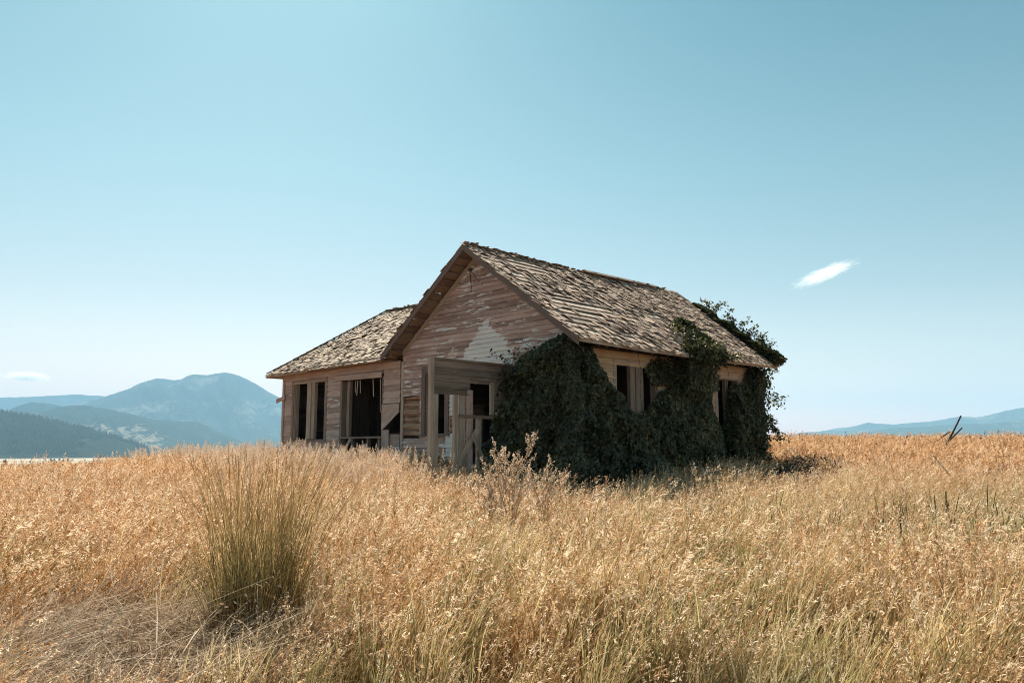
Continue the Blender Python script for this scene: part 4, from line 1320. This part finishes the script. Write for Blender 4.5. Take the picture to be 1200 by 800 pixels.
def hmap(x, y):
    """how tall the grass stands"""
    h = 1.0 + 0.22 * n2(x, y, 0.45, 3) + 0.26 * n2(x, y, 1.5, 8)
    h = np.clip(h, 0.55, 1.28) * np.clip((np.hypot(x, y) - 1.2) / 5.0, 0.45, 1)
    h *= 1 - 0.55 * hollow(x, y)
    h *= 1 + 0.14 * np.clip((13 - np.hypot(x, y)) / 4, 0, 1)
    lx, ly = house_local(x, y)
    h *= np.where((ly < 0) & (ly > -3.2) & (lx < -5) & (lx > -13), 0.85, 1.0)
    h *= np.where((lx > 0) & (lx < 1.6) & (ly > -1.5) & (ly < 8), 0.8, 1.0)      # in the shade of the wall
    h *= np.where(np.hypot(x-BX, (y-BY)) < 0.55, 0.35, 1.0)
    h *= 1 - 0.6 * np.exp(-(((x-BX)/0.7)**2 + ((y-BY+0.9)/0.7)**2))
    return h

# brome: near / mid / far
NB = []
for (n, r0, r1, sd_) in ((3200, 2.6, 9, 21), (9000, 9, 19, 22)):
    x, y, r2 = wedge(n, r0, r1, sd_)
    # the front right belongs to leafy grass
    leafy = 1/(1+np.exp(-(x*0.55 + 1.0 + (11.5-y)*0.35 + 2.0*n2(x, y, 0.5, 4))))
    k = (r2.random(len(x)) > leafy*0.72) & (r2.random(len(x)) > np.minimum(1, hollow(x, y)*1.2)) & ((np.hypot(x, y) > 13) | (n2(x, y, 1.4, 29) > -0.10))
    NB.append((x[k], y[k], r2.uniform(0.8, 1.15, k.sum())))
x = np.concatenate([b[0] for b in NB]); y = np.concatenate([b[1] for b in NB]); s = np.concatenate([b[2] for b in NB]) * hmap(x, y)
scatter('dry_grass', 'golden dry grass with drooping seed heads filling the field', 'grass', np.c_[x, y], s, T_brome, 31)
x1, y1, r2 = wedge(11000, 19, 34, 23, 46); x2, y2, _ = wedge(11000, 34, 62, 24, 48)
x = np.r_[x1, x2]; y = np.r_[y1, y2]
s = r2.uniform(0.8, 1.2, len(x)) * hmap(x, y) * np.where(np.hypot(x, y) > 34, 1.1, 1.0)
scatter('dry_grass', 'pale golden dry grass far back towards the crest of the field', 'grass', np.c_[x, y], s, T_brome_far, 32)
# leafy grass
x, y, r2 = wedge(8200, 2.6, 17, 25)
leafy = 1/(1+np.exp(-(x*0.55 + 0.8 + (11.0-y)*0.45 + 2.2*n2(x, y, 0.5, 4))))
gap = n2(x, y, 1.5, 17) > -0.06
k = (r2.random(len(x)) < leafy) & (r2.random(len(x)) > np.minimum(.97, hollow(x, y)*1.2)) & gap
x, y = x[k], y[k]
scatter('leafy_grass', 'straw coloured grass with broad greenish leaves in the foreground', 'grass', np.c_[x, y], r2.uniform(0.75, 1.15, len(x))*hmap(x, y), T_wheat, 33, 0.10)
# thatch on the soil
x, y, r2 = wedge(9000, 2.4, 22, 26)
scatter('thatch', 'low tangled thatch between the grass stems', 'thatch', np.c_[x, y], r2.uniform(0.8, 1.3, len(x)), T_thatch, 34)
# matted pale grass
r3 = np.random.default_rng(44)
x = -3.3 + r3.normal(0, 1.2, 900); y = 6.0 + r3.normal(0, 1.3, 900)
k = (n2(x, y, 1.6, 51) > 0.0) & (hollow(x, y) > 0.12) & (np.hypot(x-BX, y-BY) > 0.35) & (y > 3.2)
x, y = x[k], y[k]
scatter('matted_grass', 'pale matted grass lying flat beside the big bunchgrass clump', 'grass', np.c_[x, y], r3.uniform(0.8, 1.35, len(x)), T_mat, 35, 0.32)
# plume grass by the house, the crest and here and there
r3 = np.random.default_rng(45)
px, py = [], []
for i in range(900):      # a belt before the shaded wall and porch
    lx = r3.uniform(-13, 3.6); ly = -r3.uniform(1.2, 5.0)
    if lx > 0: ly = r3.uniform(-4.5, 9); lx = r3.uniform(1.6, 4.0)
    ca, sa = math.cos(R(HA)), math.sin(R(HA))
    px.append(HX + lx*ca + ly*sa); py.append(HY - lx*sa + ly*ca)
x0, y0, _ = wedge(260, 26, 42, 46, 42); x3, y3, _ = wedge(210, 7, 20, 47, 40)
x = np.r_[px, x0, x3]; y = np.r_[py, y0, y3]; k = free(x, y); x, y = x[k], y[k]
lx, ly = house_local(x, y)
ps = r3.uniform(0.62, 1.0, len(x)) * np.where(lx > -1.2, 0.72, 1.12)
ps = np.where(np.hypot(x, y) > 25, ps * 0.8, ps)
scatter('plume_grass', 'taller tan grass with fluffy seed plumes in front of the house', 'grass', np.c_[x, y], ps, T_plume, 36)

# ---- single plants
def to_obj(name, parts, mat, parent):
    v, f, at = join(parts)
    return link(name, mesh_np(name, v, f, at), mat, parent)
M_bstem = plant_mat('bunchgrass', [(0.05, (0.11, 0.095, 0.042)), (0.35, (0.22, 0.185, 0.088)), (0.6, (0.42, 0.335, 0.175)), (0.9, (0.66, 0.50, 0.30))], transl=0.35,
    headcol=[(0.1, (0.34, 0.20, 0.11)), (0.9, (0.52, 0.33, 0.19))],
    hstops=[(0.0, (0.95, 0.60, 0.48)), (0.25, (1.0, 0.72, 0.58)), (0.42, (0.92, 0.92, 0.76)), (0.7, (1.35, 1.15, 0.95)), (1.0, (1.5, 1.15, 0.9))])
def bunch(x, y, h, n, rad, lean, label, w=0.0064):
    e = empty('bunchgrass_clump', (x, y, gz(x, y)))
    tag(e, label, 'grass clump')
    b, c, t = blades(n, rad, h, 0.24, lean, w, 7, 0.16, taper=0.45, bend=(0.03, 0))
    sh, _, _ = blades(int(n*0.9), rad*1.05, h*0.58, 0.4, lean*1.5, w*1.25, 5, 0.45)
    mid, _, _ = blades(int(n*0.12), rad, h*0.75, 0.3, lean*2.4, w*1.1, 7, 0.6, tone=(0.6, 1), lay=0.6)
    low, _, _ = blades(int(n*1.5), rad*1.9, h*0.32, 0.6, lean*3.0, w, 4, 0.6, tone=(0.4, 1), lay=1.0)
    sh = [np.concatenate([sh[0], mid[0]]), np.concatenate([sh[1], mid[1] + len(sh[0])]), {k: np.concatenate([sh[2][k], mid[2][k]]) for k in sh[2]}]
    to_obj('stem', [b, sh, low], M_bstem, e)
    to_obj('seed_head', [heads(c, t, 26, 0.13, 0.0055, 0.0035, 0.1, 2.8, frac=0.45)], M_bstem, e)
    return e
bunch(BX, BY, 1.38, 520, 0.35, 0.24, 'tall upright bunchgrass clump with greenish stems left of centre in the foreground')
r3 = np.random.default_rng(46)
# dry branching weeds
M_weed = plant_mat('dry_weed', [(0.0, (0.42, 0.29, 0.19)), (1.0, (0.66, 0.50, 0.36))], transl=0.3, headcol=[(0.1, (0.66, 0.48, 0.32)), (0.9, (0.95, 0.78, 0.60))])
def weed(x, y, h, label, seed):
    q = np.random.default_rng(seed)
    e = empty('dried_weed', (x, y, gz(x, y)))
    tag(e, label, 'weed', 'dried branching weeds')
    mb = MB(); tips = []
    def grow(p, d, L, r, lv):
        n = 5
        for i in range(n):
            d2 = d + q.normal(0, 0.10, 3); d2 /= np.linalg.norm(d2)
            p2 = p + d2*L/n
            mb.bar(Vector(p), Vector(p2), r, r, up=(0.3, 0.5, 1)); p = p2; d = d2
            tips.append(p.copy()) if lv > 0 and q.random() < .9 else None
            if lv < 3 and i >= (1 if lv == 0 else 1) and q.random() < (0.95 if lv == 0 else 0.65):
                for _ in range(2 if lv == 0 else 1):
                    a = q.uniform(0, 2*math.pi); o = np.array([math.cos(a), math.sin(a), 0.45])
                    grow(p, (d*0.85 + o*0.48), L*0.42, r*0.65, lv+1)
        tips.append(p.copy())
    for k in range(3):
        a = q.uniform(0, 2*math.pi)
        grow(np.array([0.02*k, 0, -0.03]), np.array([0.10*math.cos(a), 0.10*math.sin(a), 1.0]), h*q.uniform(.8, 1), 0.011, 0)
    mb.v = [v for v in mb.v]
    b = mb.build('stem', W['side'], e, base=(0, 0, 0)); b.data.materials.clear(); b.data.materials.append(M_weed)
    T = np.repeat(np.array(tips), 3, 0) + q.normal(0, 0.010, (len(tips)*3, 3))
    m = len(T); dr = q.normal(0, 1, (m, 3)); dr /= np.linalg.norm(dr, axis=1)[:, None]; sd = np.cross(dr, q.normal(0, 1, (m, 3))); sd /= np.linalg.norm(sd, axis=1)[:, None]
    z = q.uniform(0.006, 0.012, m)[:, None]
    v = np.stack([T-dr*z, T+sd*z*.7, T+dr*z, T-sd*z*.7], 1).reshape(-1, 3)
    link('seed_head', mesh_np('seed_head', v, np.arange(m*4).reshape(m, 4), {'tone': np.repeat(q.random(m), 4), 'head': np.ones(m*4), 'hh': np.ones(m*4)}), M_weed, e)
def at(px, Y):
    a, _ = px_dir(px, 525); return Y*math.tan(a), Y
for (px_, Y, h, lab, sd_) in ((600, 11.2, 1.12, 'tallest dried branching weed in front of the porch and vine', 1),
                          (628, 11.5, 0.92, 'dried branching weed right of the tallest one before the dark vine', 2),
                          (575, 11.4, 0.85, 'small dried weed left of the tallest one below the porch window', 3)):
    x, y = at(px_, Y); weed(x, y, h, lab, sd_)

# green leafy weeds at the right
def forb():
    b, c, t = blades(13, 0.10, 0.56, 0.3, 0.16, 0.028, 5, 0.12, taper=0.10)
    l, _, _ = blades(12, 0.10, 0.34, 0.4, 0.4, 0.03, 4, 0.5, taper=0.1)
    return [b, l]
fm = []
for _ in range(3):
    v, f, at_ = join(forb()); me = mesh_np('leafy_weed', v, f, at_); me.materials.append(M_forb); fm.append(me)
spots = [(1010, 10.5), (1035, 10.2), (1052, 10.8), (1075, 9.8), (1095, 10.1), (1112, 10.6), (1130, 9.6), (1150, 9.9), (1168, 9.2), (1185, 9.6), (1100, 9.0), (1140, 8.8), (1172, 8.5), (1190, 8.9),
         (897, 11.0), (915, 10.6), (995, 11.6), (1060, 8.9), (840, 9.7), (822, 10.2), (742, 9.4), (962, 9.9), (1030, 9.3), (1195, 8.1), (5, 9.4), (-12, 9.8), (14, 9.0)]
for i, (px_, Y) in enumerate(spots):
    x, y = at(px_, Y)
    o = bpy.data.objects.new('leafy_weed', fm[i % 3]); col.objects.link(o)
    o.location = (x, y, gz(x, y)); o.rotation_euler = (0, 0, i*1.7); s = 1.15 + 0.4*((i*37) % 10)/10; o.scale = (s, s, s)
    lab = {16: 'dark leafy weed between the house and the right patch of weeds', 18: 'lone dark leafy weed nearest below the far end of the house', 19: 'small dark leafy weed left of the lone one below the house',
           20: 'leftmost dark leafy weed, in the grass below the vine', 14: 'left one of two close dark weeds below the house shadow', 15: 'right one of two close dark weeds below the house shadow', 21: 'dark leafy weed halfway between the vine and the right edge'}
    if i in lab: tag(o, lab[i], 'weed', 'green leafy weeds in the right of the field')
    elif i < 24: tag(o, 'dark green leafy weed in the dense green patch near the right edge', 'weed', 'green leafy weeds in the right of the field')
    else: tag(o, 'dark green leafy weed in the grass at the left edge', 'weed', 'green leafy weeds at the left edge')

# ---- old fence sticks and fallen sticks
def stick(name, p, q, Y, w, label, mat='stick', cat='post'):
    pts = []
    for (px_, py_) in (p, q):
        az_, el_ = px_dir(px_, py_); x_, y_ = Y*math.tan(az_), Y
        pts.append(Vector((x_, y_, EYE + el_*math.hypot(x_, y_))))
    lo_, hi_ = (pts[0], pts[1]) if pts[0].z < pts[1].z else (pts[1], pts[0])
    d = (hi_ - lo_).normalized()
    f = lo_.copy()
    while f.z > gz(f.x, f.y) - 0.12: f = f - d*0.03
    mb = MB(); mb.tube((0, 0, 0), tuple(hi_ - f), w, w*0.7, 7)
    o = mb.build(name, W[mat], None, base=(0, 0, 0)); o.location = f
    tag(o, label, cat)
stick('leaning_post', (1112, 516), (1126, 487), 24.0, 0.034, 'longest dark leaning post on the right skyline')
stick('leaning_post', (1113.5, 515), (1127.5, 501), 23.8, 0.028, 'shorter dark post leaning further right against the longest one')
stick('leaning_post', (1101, 514), (1113, 505.5), 24.4, 0.024, 'thin dark post just left of the two crossed posts')
stick('fallen_stick', (1105, 547), (1093, 533), 16.0, 0.02, 'pale stick lying aslant in the grass below the leaning posts', 'pale', 'stick')

# low dark brown shrub, added to deepen the house's shadow on its right
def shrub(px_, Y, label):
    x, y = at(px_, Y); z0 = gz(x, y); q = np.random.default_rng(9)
    e = empty('shade_shrub', (x, y, z0)); tag(e, label, 'shrub')
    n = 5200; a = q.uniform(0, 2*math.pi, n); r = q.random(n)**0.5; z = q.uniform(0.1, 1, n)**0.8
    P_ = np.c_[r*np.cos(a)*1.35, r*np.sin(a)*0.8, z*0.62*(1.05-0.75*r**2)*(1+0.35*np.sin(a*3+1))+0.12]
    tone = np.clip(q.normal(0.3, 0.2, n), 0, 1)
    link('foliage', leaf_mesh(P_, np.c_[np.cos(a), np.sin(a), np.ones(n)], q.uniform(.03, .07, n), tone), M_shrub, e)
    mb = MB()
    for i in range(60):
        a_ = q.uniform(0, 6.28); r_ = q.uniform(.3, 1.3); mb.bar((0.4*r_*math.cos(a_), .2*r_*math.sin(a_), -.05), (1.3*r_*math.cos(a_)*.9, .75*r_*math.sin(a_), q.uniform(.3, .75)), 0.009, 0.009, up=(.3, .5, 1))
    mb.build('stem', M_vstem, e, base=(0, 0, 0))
M_shrub = plant_mat('shade_shrub_leaves', [(0.0, (0.045, 0.028, 0.022)), (0.5, (0.10, 0.060, 0.042)), (1.0, (0.24, 0.15, 0.095))], transl=0.25)
shrub(938, 17.6, 'low dark brown shrub added to deepen the house shadow just right of the house')
r3_ = None

# ---- trees on the far plain
M_crown = plant_mat('far_tree', [(0.1, (0.03, 0.042, 0.022)), (0.9, (0.07, 0.085, 0.045))], transl=0.2)
def tree_proto(kind):
    q = np.random.default_rng(kind + 60)
    n = 900; a = q.uniform(0, 2*math.pi, n); t = q.random(n)
    z = 1.2 + t*8.0; prof = (1-t)**0.8*2.6 + 0.2 if kind == 0 else np.sin(np.pi*np.clip(t*0.86+0.12, 0, 1))*3.6
    r = prof*q.random(n)**0.45*(1+0.3*np.sin(3*a+z)); P_ = np.c_[r*np.cos(a), r*np.sin(a), z]
    N_ = q.normal(0, 1, (n, 3)); N_ /= np.linalg.norm(N_, axis=1)[:, None]; s1 = np.cross(N_, q.normal(0, 1, (n, 3))); s1 /= np.linalg.norm(s1, axis=1)[:, None]; s2 = np.cross(N_, s1)
    z_ = q.uniform(0.35, 0.7, n)[:, None]
    v = np.stack([P_-s1*z_, P_+s2*z_*.6, P_+s1*z_, P_-s2*z_*.6], 1).reshape(-1, 3)
    cm = mesh_np('crown', v, np.arange(n*4).reshape(n, 4), {'tone': np.repeat(q.random(n), 4), 'head': np.zeros(n*4), 'hh': np.ones(n*4)}); cm.materials.append(M_crown)
    mb = MB(); mb.tube((0, 0, -0.5), (0, 0, 4.5), 0.35, 0.18, 7)
    tr_ = mb.build('trunk', W['rake'], None, base=(0, 0, 0)); tm = tr_.data; bpy.data.objects.remove(tr_)
    return cm, tm
protos = [tree_proto(0), tree_proto(1)]
# (pixel column, distance, size, kind)
far_trees = [(7, 1750, 1.35, 0), (60, 2350, .8, 1), (64, 2340, .7, 1), (70, 2330, .8, 1), (75, 2320, .7, 1), (80, 2310, .8, 1), (86, 2300, .4, 1), (100, 2250, .5, 1), (110, 2200, .8, 0),
             (128, 2150, .5, 1), (137, 2120, .9, 1), (135, 2100, .6, 1), (147, 2150, .5, 1), (96, 1650, .65, 1), (105, 1600, .8, 1), (80, 1560, .5, 1), (73, 1550, .5, 1), (50, 1520, .5, 1), (37, 1500, .5, 1), (32, 1500, .6, 1), (36, 2100, .6, 1)]
for i, (p_, D_, s, k) in enumerate(far_trees):
    a, _ = px_dir(p_, 533); x, y = D_*math.sin(a), D_*math.cos(a)
    e = empty('tree', (x, y, gz(x, y)), i*0.9); e.scale = (s, s, s)
    c = bpy.data.objects.new('crown', protos[k][0]); col.objects.link(c); c.parent = e
    t = bpy.data.objects.new('trunk', protos[k][1]); col.objects.link(t); t.parent = e
    if i == 0: tag(e, 'lone dark conifer on the pale plain, largest at the far left', 'tree', 'far trees on the plain')
    elif i in (1, 2, 3, 4, 5, 6): tag(e, 'small dark tree in the row at the foot of the forested hill', 'tree', 'far trees on the plain')
    elif i >= 13 and i < 20: tag(e, 'small round tree on the nearer plain just over the golden field', 'tree', 'far trees on the plain')
    else: tag(e, 'tiny dark tree on the pale plain right of the tree row', 'tree', 'far trees on the plain')

# forest on the nearest hill
q = np.random.default_rng(71)
hv = hill1_v[6:47].reshape(-1, 3); hv = hv[(hv[:, 0] < 0) & (hv[:, 2] > PLAIN + 4)]
i0 = q.integers(0, len(hv), 16000)
pts = hv[i0] + np.c_[q.normal(0, 9, 16000), q.normal(0, 14, 16000), np.zeros(16000)]
den = n2(pts[:, 0], pts[:, 1], 0.0035, 2); pts = pts[den > -0.22]
def conifer():
    v = []; f = []
    for lvl in range(3):
        z0 = 2 + lvl*3.2; r = 2.7 - lvl*0.75; b = len(v)
        for k in range(6):
            a = k*math.pi/3 + lvl; rr = r*(0.8+0.4*((k*7+lvl) % 3)/2); v.append((rr*math.cos(a), rr*math.sin(a), z0))
        v.append((0, 0, z0 + 4.6))
        for k in range(6): f.append((b+k, b+(k+1) % 6, b+6))
    n = len(v); return mesh_np('conifer', v, f, {'tone': np.full(n, 0.5), 'head': np.zeros(n), 'hh': np.ones(n)})
cmesh = conifer(); cmesh.materials.append(M_crown)
fo = bpy.data.objects.new('conifer', cmesh)
o = scatter('forest', 'dark conifer forest covering the nearest hill at the left', 'forest', pts[:, :2], q.uniform(0.8, 1.5, len(pts)), [fo], 72, 0.0)
cz = np.c_[pts[:, :2], pts[:, 2] - 3.5].astype(np.float32); o.data.vertices.foreach_set('co', cz.ravel())


# ------------------------------------------------------------------ haze
def haze():
    import bmesh
    bm = bmesh.new(); bmesh.ops.create_cube(bm, size=1.0)
    me = bpy.data.meshes.new('haze'); bm.to_mesh(me); bm.free()
    m, nt, out = newmat('haze')
    pv = nt.nodes.new('ShaderNodeVolumePrincipled')
    pv.inputs['Color'].default_value = (0.40, 0.72, 1.0, 1)
    pv.inputs['Density'].default_value = HAZE
    pv.inputs['Anisotropy'].default_value = 0.0
    nt.links.new(pv.outputs[0], out.inputs['Volume'])
    o = link('haze', me, m)
    zb, zt = PLAIN - 14, 1010.0
    o.location = (0, 0, (zb + zt) / 2)
    o.scale = (32600, 32600, zt - zb)
    tag(o, 'pale blue haze lying over the valley and mountains', 'haze', kind='stuff')
HAZE = 8.5e-5
haze()
